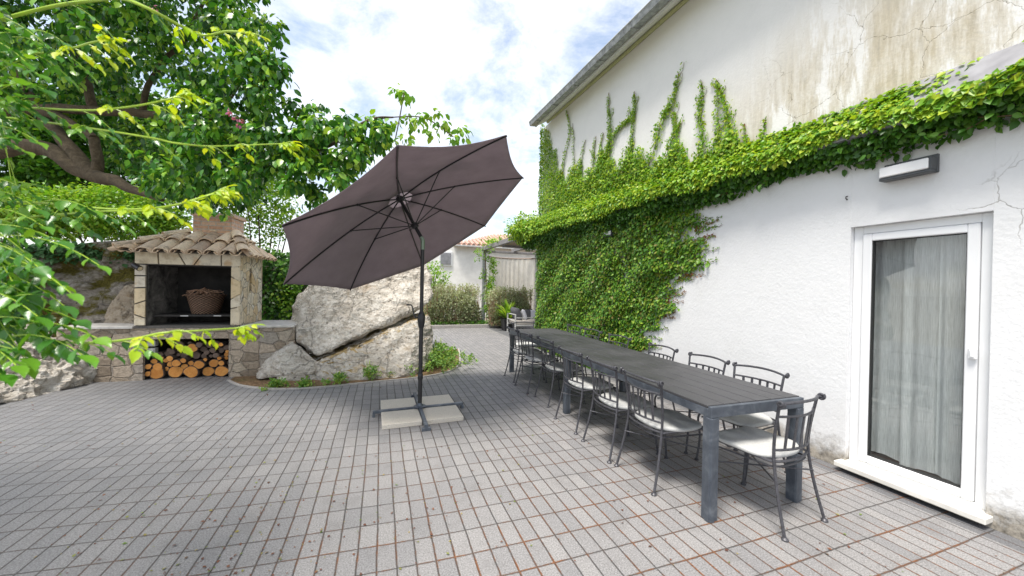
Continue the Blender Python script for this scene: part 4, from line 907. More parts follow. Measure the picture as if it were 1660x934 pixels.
def side(Ea, Eb, T, nx):
    ed = Eb-Ea; L = np.linalg.norm(ed); ed = ed/L; nn_ = unit(np.cross(ed, T-Ea)); nn_ = nn_ if nn_[2] > 0 else -nn_
    up = T-Ea; up = unit(up-ed*(up@ed)); tot = (T-Ea)@up; px_ = (T-Ea)@ed
    for s in np.arange(.09, L, .165):
        fr = s/px_ if s < px_ else (L-s)/(L-px_); ln = tot*max(0, min(1, fr))
        e0 = Ea+ed*s; barrel(e0-up*.05+nn_*.012, e0+up*max(.10, min(.38, ln+.05))+nn_*.012, .078, .062, nn_)
        if ln > .30: barrel(e0+up*.27+nn_*.044, e0+up*(ln+.03)+nn_*.036, .076, .06, nn_)
        ec = e0+ed*.0825; barrel(ec-up*.035+nn_*.03, ec+up*max(.06, ln-.02)+nn_*.02, .055, .07, nn_, -1.)
side(ER, BRr, TR2, 1); side(BLl, EL, TL, -1)
for A, B in ((EL, TL), (ER, TR2)):
    d = (B-A); 
    for k in range(3): barrel(A+d*(k*.31-.04)+np.array((0, 0, .05+.012*k)), A+d*(k*.31+.36)+np.array((0, 0, .04+.012*k)), .088, .068, np.array((0, 0, 1.)))
d = TR2-TL
for k in range(2): barrel(TL+d*(k*.5-.05)+np.array((0, 0, .06)), TL+d*(k*.5+.55)+np.array((0, 0, .05)), .088, .07, np.array((0, 0, 1.)))
tl.build('roof_tiles', M_tile, bbq, True, 50)
bb([((-.13, .32, 2.02), (.40, .74, 2.50)), ((-.155, .295, 2.50), (.425, .765, 2.56))], 'chimney', M_brick, bev=.004)
bgroup(bbq)
# spotlight
sp = thing('spotlight', 'small black spotlight fixed to the left pillar of the barbecue', 'lamp', bl(-.60, -.03, 1.69))
b = MB(); p0 = np.array(bl(-.63, -.085, 1.685)); p1 = np.array(bl(-.53, -.13, 1.63)); ax = unit(p1-p0); b.tube([p0-ax*.012, p0, p0+ax*.001, p1], [.022, .033, .036, .037], 14); b.build('lamp_body', M_blackm, sp)
b = MB(); b.tube([p1+ax*.0005, p1+ax*.002], .030, 14); b.build('lens', simple('warm lamp lens', (.8, .68, .45), .3), sp); b = MB(); b.tube([bl(-.61, -.02, 1.67), p0], .011, 8); b.build('bracket', M_blackm, sp)
# switch boxes in the wood store
for i, (zz, lb) in enumerate(((.535, 'upper grey socket box inside the wood store'), (.415, 'lower grey socket box inside the wood store'))):
    b = MB(); b.box(np.array((-.55, .05, zz-.047))+BO, np.array((-.445, .13, zz+.047))+BO, .006); b.box(np.array((-.535, .042, zz-.035))+BO, np.array((-.46, .052, zz+.035))+BO, .003)
    o = b.build('socket_box', simple('grey plastic box', (.45, .45, .43), .5), None, True, 40, tuple(BO)); bgroup(o); tag(o, lb, 'socket box', 'socket boxes by the firewood')
# logs
PALE = [(-.419, .054, .109), (-.200, .072, .109), (.01, .065, .103), (.205, .066, .089), (.405, .065, .099), (-.525, .085, .045), (-.52, .190, .048), (-.492, .145, .042), (-.407, .182, .065), (-.328, .137, .036), (-.286, .207, .05), (-.473, .259, .045), (-.402, .295, .038), (-.343, .262, .036), (-.265, .299, .048), (-.18, .228, .063), (-.086, .266, .042), (-.091, .168, .05), (-.011, .213, .045), (.102, .193, .077), (.18, .266, .03), (.294, .206, .075), (.405, .21, .046), (.379, .287, .033), (.446, .334, .038), (.446, .279, .032), (.464, .382, .03), (.397, .499, .034), (-.012, .443, .079)]
DARK = [(-.431, .354, .042), (-.348, .355, .045), (-.266, .391, .046), (-.323, .414, .032), (-.184, .41, .04), (-.204, .34, .03), (-.142, .324, .046), (-.069, .356, .032), (.017, .323, .065), (.123, .313, .044), (.239, .314, .028), (.306, .325, .046), (.188, .371, .042), (.113, .413, .05), (.273, .404, .046), (.366, .396, .046), (.444, .443, .046), (.321, .455, .028), (-.112, .459, .03), (-.068, .514, .028), (-.194, .499, .071), (.089, .492, .05), (.199, .481, .061), (.29, .501, .05), (.475, .201, .035)]
def log(x, z, r, mat, label, group, yo):
    r *= .93; z = max(z, r*.92)+.002; c = np.array((x, 0, z)); k = 18; n0 = rt.uniform(0, 9); t = thing('firewood_log', label, 'log', bl(x, yo, z), group)
    ring = lambda rr, y: [np.array((rr*math.cos(2*math.pi*i/k)*(1+.11*math.sin(2*2*math.pi*i/k+n0)+.08*math.sin(3*2*math.pi*i/k+2*n0)), y, rr*math.sin(2*math.pi*i/k)*(1+.05*math.cos(2*2*math.pi*i/k+n0))*.96)) for i in range(k)]
    loc = np.array(t.location)
    V = [loc+p for y in (0, .5) for p in ring(r, y+.003)]; F = [list(range(k))[::-1]]+ [[i, (i+1) % k, k+(i+1) % k, k+i] for i in range(k)]+[[k+i for i in range(k)]]
    mkobj('bark', V, F, M_logbark, t, True, 60)
    V = [loc+p for p in ring(r*.88, .0)]+[loc+p for p in ring(r*.90, .004)]; F = [list(range(k))[::-1]]+[[i, (i+1) % k, k+(i+1) % k, k+i] for i in range(k)]
    mkobj('cut_face', V, [f[::-1] for f in F], mat, t, False); bgroup(t)
big = ['leftmost', 'second from left', 'middle', 'second from right', 'rightmost']
for i, (x, z, r) in enumerate(PALE):
    y = .06+rt.uniform(-.03, .05)
    if i < 5: log(x, z, r, M_logP, f'{big[i]} of the five thick orange logs on the ground', 'thick orange logs in the bottom row', y)
    elif i == len(PALE)-1: log(x, z, r, M_logP, 'thick orange log high on the pile among dark ones', 'firewood stacked in the barbecue base', y)
    else: log(x, z, r, M_logP, 'thin orange-ended log in the middle of the firewood stack', 'thin orange logs of the firewood stack', y)
for i, (x, z, r) in enumerate(DARK): log(x, z, r, M_logD, 'dark brown weathered log in the upper firewood stack', 'dark weathered logs of the firewood stack', .10+rt.uniform(-.03, .06))
# basket with twigs
bk = thing('wicker_basket', 'brown wicker basket on the grate holding dry vine twigs', 'basket', bl(.075, .30, .956))
BL_ = np.array(bk.location); b = MB(); pr = [(.155, 0), (.165, .01), (.19, .13), (.222, .275), (.23, .285), (.232, .292), (.222, .294), (.208, .285), (.18, .14), (.15, .02)]; b.lathe(pr, tuple(BL_), 40, 1.08); b.build('basket_body', M_basket, bk, True, 60)
b = MB()
for k in range(2):
    ring = [BL_+np.array((.230*1.08*math.cos(a), .230*math.sin(a), .291+.007*math.sin(a*24+k*math.pi))) for a in np.linspace(0, 2*math.pi, 97)]; b.tube(ring, .009, 6, caps=False)
b.build('basket_rim', M_basket, bk)
b = MB(); b.lathe([(.19, .0), (.19, .20)], tuple(BL_+np.array((0, 0, .02))), 20, 1.05); 
for k in range(30):
    a = rt.uniform(0, 6.28); r0_ = rt.uniform(.0, .17); c = BL_+np.array((r0_*math.cos(a), r0_*math.sin(a)*.9, rt.uniform(.27, .35))); dr_ = rt.uniform(0, 6.28); L = rt.uniform(.08, .17)
    d = np.array((math.cos(dr_), math.sin(dr_), 0)); hgt = rt.uniform(.01, .07); pts = spline([c-d*L+np.array((0, 0, -.02)), c-d*L*.4+np.array((0, 0, hgt)), c+d*L*.3+np.array((rt.uniform(-.03, .03), 0, hgt*rt.uniform(.3, 1.1))), c+d*L+np.array((0, 0, rt.uniform(-.02, .05)))], 4)
    b = MB(); b.tube(pts, list(np.linspace(.008, .005, len(pts))), 6); o = b.build('vine_twig', M_twig, None, True, 60, tuple(c)); tag(o, 'crooked dry vine twig in the wicker basket', 'twig', 'dry twigs heaped in the wicker basket')

# ------------------------------------------------------------------ rocks
def hull_rock(name, pts, mat, parent=None, cuts=5, amp=.05, seed=0, loc=None, edge=.04):
    bm = bmesh.new()
    for p in pts: bm.verts.new(p)
    r = bmesh.ops.convex_hull(bm, input=bm.verts); 
    bmesh.ops.delete(bm, geom=[g for g in r['geom_interior'] if isinstance(g, bmesh.types.BMVert)], context='VERTS')
    bmesh.ops.triangulate(bm, faces=bm.faces)
    for _ in range(7):
        es = [e for e in bm.edges if e.calc_length() > edge*1.5]
        if not es: break
        bmesh.ops.subdivide_edges(bm, edges=es, cuts=1); bmesh.ops.triangulate(bm, faces=bm.faces)
    for _ in range(1): bmesh.ops.smooth_vert(bm, verts=bm.verts, factor=.5, use_axis_x=True, use_axis_y=True, use_axis_z=True)
    bm.normal_update(); off = Vector((seed*3.1, seed*1.7, 0))
    for v in bm.verts:
        q = v.co+off; d = mnoise.fractal(q*1.5, 1., 2., 4)*amp*1.3+mnoise.ridged_multi_fractal(q*2.4, .9, 2.1, 6, 1., 2.)*amp*.6+mnoise.noise(q*9)*amp*.3+mnoise.ridged_multi_fractal(q*8, .8, 2.1, 4, 1., 2.)*amp*.22+mnoise.noise(q*24)*amp*.16
        c = mnoise.cell(q*2.3+Vector((mnoise.noise(q*2)*1.2, mnoise.noise(q*2.2+Vector((5, 0, 0)))*1.2, 0))); v.co += v.normal*(d-amp*.55+c*amp*.35)
    me = bpy.data.meshes.new(name); bm.to_mesh(me); bm.free()
    o = link(bpy.data.objects.new(name, me)); off = rootloc(parent) if parent is not None else Vector(loc)
    me.transform(Matrix.Translation(-off))
    if parent is not None: o.parent = parent
    else: o.location = off
    me.materials.append(mat); me.polygons.foreach_set('use_smooth', [True]*len(me.polygons)); me.set_sharp_from_angle(angle=R(14))
    return o
def pxs(L, back=0., bz=None):
    out = []
    for x, y, d in L: out.append(at(x, y, d)); out.append(at(x, y, d)+np.array((-.34*back, .94*back, 0 if bz is None else bz)))
    return out
bo = thing('boulder', 'huge grey limestone boulder split by a slanting crack beside the barbecue', 'boulder', (-.1, 6.8, 0))
hull_rock('upper_block', pxs([(489, 503, 6.05), (520, 465, 6.35), (565, 457, 6.5), (640, 436, 6.8), (692, 430, 7.0), (700, 480, 6.75), (694, 490, 6.62), (640, 514, 6.28), (582, 542, 5.98), (516, 576, 5.72), (487, 550, 5.85)], 1.0), M_rock, bo, 5, .052, 1)
hull_rock('lower_block', pxs([(512, 590, 5.65), (580, 562, 5.82), (640, 538, 6.1), (694, 512, 6.5), (703, 540, 6.5), (699, 590, 6.35), (650, 612, 5.75), (560, 622, 5.50), (450, 622, 5.45), (470, 602, 5.5)], 1.0, -.1), M_rocktop, bo, 5, .046, 2)
hull_rock('side_block', pxs([(418, 614, 5.42), (447, 580, 5.5), (478, 557, 5.62), (518, 588, 5.66), (508, 606, 5.52), (460, 612, 5.44)], .5), M_rock, bo, 5, .03, 3)
hull_rock('rock_outcrop', pxs([(-60, 665, 3.9), (0, 656, 4.2), (100, 638, 4.85), (153, 622, 5.2), (152, 578, 5.25), (118, 562, 5.2), (60, 566, 4.9), (0, 572, 4.6), (-80, 540, 4.3)], .9), M_rock, None, 5, .08, 4, (-4.2, 6.4, 0))
tag(bpy.data.objects['rock_outcrop'], 'low pale rock outcrop at the left edge of the paving', 'rock')
rw = thing('mossy_rock', 'dark mossy rock face rising behind the low wall left of the barbecue', 'rock', (-5, 8, 0))
V = []; F = []; nu, nz = 130, 44
for j in range(nz+1):
    for i in range(nu+1):
        s, z = i/nu, j/nz; A = np.array((-7.8, 6.9)); B = np.array((-3.1, 7.75)); q = A+(B-A)*s; hgt = 1.98+.12*math.sin(s*9)
        d = mnoise.fractal(Vector((q[0]*1.4, z*3, 1)), 1., 2., 5)*.16+mnoise.ridged_multi_fractal(Vector((q[0]*1.1, z*4.2, 4)), .9, 2.1, 4, 1., 2.)*.08+mnoise.cell(Vector((q[0]*1.7, z*4.6+.4*math.floor(q[0]*1.7), 2)))*.10
        V.append((q[0]+d*.2, q[1]-d*1.0+z*.15, z*hgt))
for j in range(nz):
    for i in range(nu): a = j*(nu+1)+i; F.append([a, a+1, a+nu+2, a+nu+1])
top_i = nz*(nu+1); nv = len(V)
for i in range(nu+1): x, y, z = V[top_i+i]; V.append((x-.3, y+1.2, z+.02))
for i in range(nu): F.append([top_i+i, top_i+i+1, nv+i+1, nv+i])
nv2 = len(V)
for i in range(nu+1): x, y, z = V[nv+i]; V.append((x, y, 0))
for i in range(nu): F.append([nv+i, nv+i+1, nv2+i+1, nv2+i])
mkobj('cliff', V, F, M_rockwall, rw, True, 35)
hull_rock('fallen_block', pxs([(155, 528, 5.62), (218, 528, 5.62), (222, 462, 5.75), (205, 465, 5.72), (183, 492, 5.66)], .35), make_rock('tan limestone', (.24, .18, .12), (.42, .34, .25), (.52, .45, .36)), rw, 4, .04, 6)

# ------------------------------------------------------------------ trees, shrubs
def crown_leaves(name, C, rad, per, size, mat, parent, T=T_KITE, droop=.7, spread=.8, shellr=None):
    C = np.asarray(C, float); k = len(C); rad = np.broadcast_to(rad, (k,)); idx = np.repeat(np.arange(k), per); n = len(idx)
    q = rnd3(n); q = unit(q)*rng.random((n, 1))**.45; P = C[idx]+q*rad[idx, None]*np.array([1, 1, .8])
    D = q*spread+np.array([0, 0, -droop])+rnd3(n, .45); N = q*.4+np.array([0, 0, 1.])+rnd3(n, .45)
    return leaves(name, P, D, N, size*rng.uniform(.6, 1.15, n), mat, parent, T)
def inpoly(x, y, poly):
    c = False; n = len(poly); j = n-1
    for i in range(n):
        xi, yi = poly[i]; xj, yj = poly[j]
        if (yi > y) != (yj > y) and x < (xj-xi)*(y-yi)/(yj-yi)+xi: c = not c
        j = i
    return c
tr = thing('shade_tree', 'spreading shade tree with dark glossy crown reaching over the barbecue', 'tree', (-5.9, 6.2, 0))
def px3(L): return [at(x, y, d) for x, y, d in L]
limbs = [([(-150, 300, 4.9), (-60, 250, 4.8), (0, 245, 4.7), (70, 240, 4.65), (118, 268, 4.55), (150, 285, 4.5)], .105, .085), ([(150, 285, 4.5), (185, 292, 4.4), (215, 308, 4.3), (262, 322, 4.2)], .085, .03),
         ([(70, 190, 4.9), (92, 215, 4.7), (118, 245, 4.6), (150, 285, 4.5)], .06, .085), ([(70, 190, 4.9), (50, 155, 5.), (20, 110, 5.1), (-20, 40, 5.2)], .06, .035), ([(155, 225, 4.5), (158, 260, 4.5), (152, 283, 4.5)], .05, .06),
         ([(155, 225, 4.5), (120, 205, 4.6), (60, 178, 4.8), (0, 182, 5.)], .05, .06), ([(0, 182, 5.), (60, 176, 4.8), (140, 178, 4.6), (226, 183, 4.4), (268, 192, 4.3), (318, 210, 4.2), (370, 226, 4.1), (452, 258, 4.0), (520, 240, 3.9), (600, 196, 3.85), (640, 190, 3.85)], .065, .008),
         ([(150, 178, 4.6), (140, 130, 4.6), (118, 85, 4.65), (95, 18, 4.7), (80, -60, 4.8)], .05, .03), ([(226, 183, 4.4), (250, 120, 4.4), (300, 60, 4.4), (340, -20, 4.4)], .035, .015), ([(318, 210, 4.2), (380, 150, 4.2), (420, 80, 4.2)], .025, .01),
         ([(-150, 300, 4.9), (-220, 330, 5.0)], .12, .13), ([(-20, 40, 5.2), (-60, -80, 5.3)], .04, .03)]
b = MB()
for L, ra, rb in limbs:
    p = spline(px3(L), 6); p = [q+np.array([mnoise.noise(Vector(q)*3)*.03, mnoise.noise(Vector(q)*3+Vector((7, 0, 0)))*.03, mnoise.noise(Vector(q)*3+Vector((0, 9, 0)))*.03]) for q in p]; m_ = len(p)
    b.tube(p, [ra+(rb-ra)*i/(m_-1) for i in range(m_)], 10)
tb = at(-220, 330, 5.0); b.tube(spline([(tb[0]-.1, tb[1], -.05), (tb[0]-.12, tb[1]+.05, 1.), (tb[0]-.03, tb[1], 1.9), tuple(tb)], 5), [.24]*6+[.19]*5+[.15]*5, 12)
b.build('trunk', M_bark, tr, True, 80)
CP = [(-140, -330), (120, -330), (260, -190), (390, -110), (428, 0), (440, 70), (455, 130), (445, 165), (495, 172), (535, 205), (585, 190), (612, 205), (628, 225), (600, 255), (560, 285), (515, 318), (470, 318), (440, 298), (400, 312), (345, 338), (300, 318), (250, 308), (205, 290), (185, 240), (150, 190), (90, 190), (0, 150), (-140, 150)]
C = []; rads = []
while len(C) < 980:
    x, y = random.uniform(-140, 635), random.uniform(-330, 345)
    if not inpoly(x, y, CP): continue
    if x > 380: d = random.uniform(3.5, 4.5)
    elif x < 240 and y > 120: d = random.uniform(4.7, 5.9)
    else: d = random.uniform(3.6, 5.9)
    C.append(at(x, y, d)); rads.append(random.uniform(.13, .23) if x < 470 else random.uniform(.09, .14))
for k in range(230): C.append(np.array((random.uniform(-6., -2.3), random.uniform(-.2, 3.2), random.uniform(3.7, 5.2)))); rads.append(random.uniform(.2, .3))  # extra crown clusters out of view, added to shade the left paving
C = np.array(C); crown_leaves('crown', C, np.array(rads), 44, .09, L_tree, tr, T_OVAL, .9, .7)
# lighter sprays at the right-hand end
LP = [(560, 205), (585, 215), (604, 190), (620, 200), (645, 150), (655, 160), (640, 200), (660, 195), (675, 205), (690, 195), (710, 190), (722, 200), (700, 215), (735, 225), (655, 225), (630, 230), (750, 218)]
SP = np.array([at(x+random.uniform(-5, 5), y+random.uniform(-5, 5), random.uniform(3.75, 3.95)) for x, y in LP])
crown_leaves('light_sprays', SP, .085, 17, .085, L_light, tr, T_OVAL, .9, .7)
b = MB()
for L in ([(600, 196, 3.85), (640, 190, 3.85), (690, 192, 3.85), (735, 222, 3.85)], [(640, 230, 3.85), (648, 190, 3.85), (655, 150, 3.85)], [(452, 258, 4.0), (480, 190, 4.), (505, 172, 4.)]): b.tube(spline(px3(L), 5), .006, 5)
b.build('twigs', M_bark, tr)
EP = [(430, 85), (446, 60), (470, 165), (500, 172), (455, 130), (520, 170), (440, 40), (532, 205), (395, 330), (360, 345), (320, 335), (265, 330), (505, 330), (525, 322)]
crown_leaves('edge_sprays', np.array([at(x, y, random.uniform(3.7, 4.2)) for x, y in EP]), .09, 16, .085, L_tree, tr, T_OVAL, .9, .7)
for x, y in ((386, 192), (390, 202), (372, 180), (248, 12)): crown_leaves('flower', np.array([at(x, y, 3.55)]), .03, 7, .04, L_flower, tr, T_OVAL)

def bush(name, label, cat, centre, rad, ncl, per, size, mat, group=None, T=T_KITE, clr=.2, droop=.2, flat=0., extra=None, core=True):
    t = thing(name, label, cat, (centre[0], centre[1], 0), group); q = unit(rnd3(ncl))*(.35+.65*rng.random((ncl, 1))**.4); C = np.array(centre)+q*np.array(rad)
    C[:, 2] = np.maximum(C[:, 2], .05); crown_leaves('crown', C, clr, per, size, mat, t, T, droop)
    b = MB()
    for k in range(5):
        e = C[rng.integers(ncl)]; s = np.array((centre[0]+rng.normal(0, .06), centre[1]+rng.normal(0, .06), -.02)); b.tube(spline([s, (s+e)/2+np.array((0, 0, .1)), e], 4), [.03]*3+[.02]*3+[.012]*3, 6)
    b.build('trunk', M_bark, t); return t
bush('leafy_shrub', 'yellow green shrub above the rock face at far left', 'shrub', at(60, 345, 8.2), (1.1, .8, .55), 260, 40, .09, L_light, 'shrubs behind the barbecue', clr=.22)
bush('leafy_shrub', 'bright shrub directly behind the left roof slope of the barbecue', 'shrub', at(200, 345, 8.6), (1.2, .8, .6), 280, 40, .09, L_light, 'shrubs behind the barbecue', clr=.22)
bush('dark_evergreen', 'dense dark evergreen at the far left beyond the shade tree', 'tree', at(-40, 240, 9.5), (2.2, 1.2, 2.0), 420, 44, .15, L_dark, 'dark trees beyond the garden', clr=.35)
bush('dark_evergreen', 'dense dark evergreen behind the tree limbs and barbecue roof', 'tree', at(170, 225, 9.8), (2.2, 1.2, 1.6), 400, 44, .15, L_dark, 'dark trees beyond the garden', clr=.35)
bush('dark_evergreen', 'mid green tree rising behind the barbecue chimney', 'tree', at(330, 265, 10), (1.6, 1.2, 1.2), 260, 40, .13, L_dark, 'dark trees beyond the garden', clr=.33)
bush('airy_tree', 'airy pale green tree between the chimney and the parasol', 'tree', at(425, 335, 10.5), (.9, .8, 1.1), 120, 30, .11, L_light, clr=.26)
# ivy covered garden wall
iw = thing('ivy_wall', 'garden wall smothered in ivy between barbecue and boulder', 'wall', (-1.6, 9, 0))
b = MB(); b.box((-3.4, 8.95, 0), (.75, 9.2, 1.95), .01); b.build('wall_body', M_masonry, iw, False)
n = 8500; u = rng.uniform(-3.4, .78, n); z = rng.uniform(0, 2.12+.0*u, n)+.1*np.sin(u*5)*rng.random(n); P = np.stack([u, 8.94-.16*rng.random(n)*(1+.6*np.sin(u*6)*np.sin(z*5)), z], 1)
leaves('ivy_leaves', P, np.stack([rng.normal(0, .6, n), rng.normal(-.4, .25, n), rng.normal(-.7, .4, n)], 1), np.stack([rng.normal(0, .4, n), rng.normal(-1, .3, n), rng.normal(.5, .3, n)], 1), rng.uniform(.07, .12, n), L_dark, iw)
n = 260; q = rnd3(n, .5)*np.array([.25, .05, .5])+np.array([-1.75, 8.72, 1.2]); leaves('yellow_leaves', q, rnd3(n)+np.array([0, -.5, -.5]), rnd3(n, .4)+np.array([0, -1, .4]), rng.uniform(.05, .09, n), L_light, iw)
# ivy fringe on top of the rock face
n = 1500; s = rng.random(n); u = -6.6+3.1*s; P = np.stack([u, 7.02+.19*(u+7.8)-.10-.12*rng.random(n), 1.86+.18*rng.random(n)-.16*rng.random(n)**2], 1)
fr = thing('trailing_ivy', 'trailing ivy hanging over the top of the mossy rock face', 'climbing plant', (-5, 7.5, 1.8))
leaves('leaves', P, np.stack([rng.normal(0, .6, n), rng.normal(-.6, .3, n), rng.normal(-.5, .4, n)], 1), np.stack([rng.normal(0, .4, n), rng.normal(-.7, .3, n), rng.normal(.8, .3, n)], 1), rng.uniform(.06, .11, n), leafmat('pale veined ivy', [(.04, .13, .04), (.08, .2, .07), (.16, .28, .13)], .2, .5), fr)

# ------------------------------------------------------------------ background on the right
kb = MB(); kb.box((.9, 12.42, 0), (4.6, 12.52, .11), .008); tag(kb.build('low_kerb', M_edge, None, False, loc=(2.7, 12.47, 0)), 'low pale kerb in front of the grey green hedge', 'kerb')
def hedge(c, r, label, seedling):
    t = thing('hedge_shrub', label, 'shrub', (c[0], c[1], 0), 'grey green shrubs along the kerb'); n = 9000; q = unit(rnd3(n))*rng.random((n, 1))**.3; q[:, 2] = np.abs(q[:, 2])
    sh = np.sign(q)*np.abs(q)**.75; P = np.array((c[0], c[1], .08))+sh*np.array(r); lowm = P[:, 2] < r[2]*(.66+rng.normal(0, .16, n))
    D = q+np.array([0, 0, .5])+rnd3(n, .6); N = rnd3(n)+np.array([0, -.5, .6]); S = rng.uniform(.045, .085, n)
    leaves('crown', P[lowm], D[lowm], N[lowm], S[lowm], L_hedge, t); leaves('silver_tips', P[~lowm], D[~lowm], N[~lowm], S[~lowm], L_hedgetop, t)
    st_ = MB(); n2 = 190; tips_ = []
    for k in range(n2):
        x, y = c[0]+rng.uniform(-1, 1)*r[0]*.95, c[1]+rng.uniform(-1, 1)*r[1]*.6; h = r[2]*rng.uniform(.95, 1.3); p1 = np.array((x+rng.normal(0, .08), y, h)); st_.tube([(x, y, .1), tuple(p1)], [.008, .004], 4); tips_ += [p1-np.array((0, 0, .05*j)) for j in range(6)]
    st_.build('stems', M_twig, t); tips_ = np.array(tips_); n = len(tips_)*3; P = np.repeat(tips_, 3, 0)+rnd3(n, .03); leaves('shoots', P, rnd3(n)+np.array([0, 0, 1.]), rnd3(n), rng.uniform(.04, .07, n), L_hedgetop, t)
h0 = at(742, 527, 12.6); hedge((h0[0]-.12, h0[1]+.45), (1.05, .45, 1.18), 'broad grey green shrub left of the creeper clad post', 1)
h1 = at(832, 527, 12.6); hedge((h1[0]+.05, h1[1]+.45), (.80, .4, 1.12), 'grey green shrub in front of the string curtain, behind the pot plant', 2)
bush('young_tree', 'young leafy tree behind the parasol pole beside the hedge', 'tree', at(692, 455, 13.2), (.75, .6, .75), 60, 26, .10, L_light, clr=.2)
n = 1500; u = rng.uniform(.95, 4.5, n); gcv = leaves('ground_cover', np.stack([u, 12.5+.22*rng.random(n), .10+.12*rng.random(n)], 1), rnd3(n)+np.array([0, -.6, 0]), rnd3(n, .3)+np.array([0, -.4, 1]), rng.uniform(.04, .08, n), L_dark); tag(gcv, 'low dark green ground cover along the kerb', 'ground cover', kind='stuff')
# white neighbouring house
nb_ = thing('neighbour_house', 'white rendered neighbouring house with red tiled roof beyond the hedge', 'house', (4, 17, 0))
b = MB(); b.box((1.35, 16.2, 0), (9.5, 22, 3.28), .01); b.build('wall', M_render, nb_, False)
b = MB(); b.prism([(.9, 3.2), (5.4, 5.0), (9.9, 3.2), (9.9, 3.3), (5.4, 5.12), (.9, 3.32)], 15.95, 22.2, lambda a, b_, d: (a, d, b_))
b.V = []; b.F = []
EH = [(3.0, 15.9, 3.25), (9.8, 15.9, 3.25), (9.8, 22.3, 3.25), (3.0, 22.3, 3.25), (5.6, 18.6, 4.15), (6.6, 18.6, 4.15)]
b.add(EH, [[0, 1, 5, 4], [1, 2, 5], [2, 3, 4, 5], [3, 0, 4], [0, 3, 2, 1]])
for x in np.arange(3.2, 9.7, .22):
    xl = min(1, (x-3.0)/(5.6-3.0)) if x < 5.6 else (1 if x < 6.6 else (9.8-x)/(9.8-6.6)); 
    if xl > .05: b.tube([(x, 15.85, 3.28), (x, 15.9+2.7*xl, 3.28+.9*xl)], .075, 7)
b.build('roof', M_roofred, nb_, True)
b = MB(); b.box((3.0, 15.84, 3.19), (9.8, 15.92, 3.25), .004); b.build('eaves_board', M_fascia, nb_, False)
wv = at(724, 419, 15.6); b = MB(); b.box((wv[0]-.25, 16.15, wv[2]-.3), (wv[0]+.35, 16.19, wv[2]+.35), .01); ww = b.build('window', M_pvc, nb_); b = MB(); b.box((wv[0]-.18, 16.12, wv[2]-.23), (wv[0]+.28, 16.149, wv[2]+.28), .004); b.build('shutter', M_zinc, ww)
# pergola
pg = thing('pergola', 'grey timber pergola with bamboo matting roof at the end of the terrace', 'pergola', (4.6, 11.5, 0))
for (x, y) in ((3.55, 12.95), (5.66, 12.95), (7.0, 9.4), (7.0, 12.95)):
    b = MB(); b.box((x-.06, y-.06, 0), (x+.06, y+.06, 2.76), .006); b.build('post', M_gutter, pg)
for (lo, hi) in (((3.48, 8.95, 2.76), (3.58, 13.2, 2.90)), ((4.68, 8.95, 2.78), (4.78, 13.2, 2.90)), ((5.9, 8.95, 2.78), (6.0, 13.2, 2.90)), ((6.95, 8.95, 2.78), (7.05, 13.2, 2.90)), ((3.585, 12.89, 2.70), (6.95, 13.01, 2.78)), ((3.585, 10.9, 2.70), (6.95, 10.98, 2.78))):
    b = MB(); b.box(lo, hi, .006); b.build('beam', M_timber, pg)
for k, (x0, x1) in enumerate(((3.62, 4.66), (4.80, 5.88), (6.02, 6.94))):
    V = []; F = []
    for i in range(17):
        y = 9.0+3.2*i/16; zz = 2.88-.06*math.sin(math.pi*((i % 4)/4.)); V += [(x0, y, zz), (x1, y, zz)]
    for i in range(16): F.append([2*i, 2*i+1, 2*i+3, 2*i+2])
    o = mkobj('roof_matting', V, F, M_mat, pg, True, 180); md = o.modifiers.new('t', 'SOLIDIFY'); md.thickness = .012
rl = MB(); arc = [(3.7+1.9*t, 12.95+.55*(1-(2*t-1)**2), 2.56+.0*t) for t in np.linspace(0, 1, 20)]; rl.tube(arc, .03, 8); rl.build('curtain_rail', simple('brown rail', (.28, .22, .18), .6), pg)
V = []; F = []
for i in range(161):
    t = i/160; x = 3.72+1.86*t; y = 12.95+.55*(1-(2*t-1)**2)+.018*math.sin(i*1.7)+.02*math.sin(i*.43); V += [(x, y, .35), (x, y, 2.54)]
for i in range(160):
    F.append([2*i, 2*i+2, 2*i+3, 2*i+1])
cu = mkobj('string_curtain', V, F, M_string, None, True, 180, (4.6, 13.3, 2.5)); tag(cu, 'long cream string curtain hanging from the curved pergola rail', 'curtain')
# creeper on the pergola post
pcv = thing('post_creeper', 'yellow green creeper wound up the left pergola post', 'climbing plant', (3.5, 12.9, 0)); C = []
for k in range(70):
    z = rng.uniform(.4, 2.9); wv_ = .08+.20*max(0, (z-1.6))/1.2; C.append((3.60+rng.normal(0, wv_)+.12*(z < 2.4), 12.85+rng.normal(0, .1), z))
for k in range(16): C.append((3.53+rng.normal(0, .08), 12.9-rng.random()*2.2, 2.95+rng.normal(0, .06)))
crown_leaves('leaves', C, .13, 22, .085, L_light, pcv, T_KITE, .4)
b = MB(); b.tube(spline([(3.66, 12.85, 0), (3.64, 12.84, 1.), (3.60, 12.86, 2.), (3.5, 12.8, 2.9)], 5), .015, 6); b.build('stem', M_ivystem, pcv)
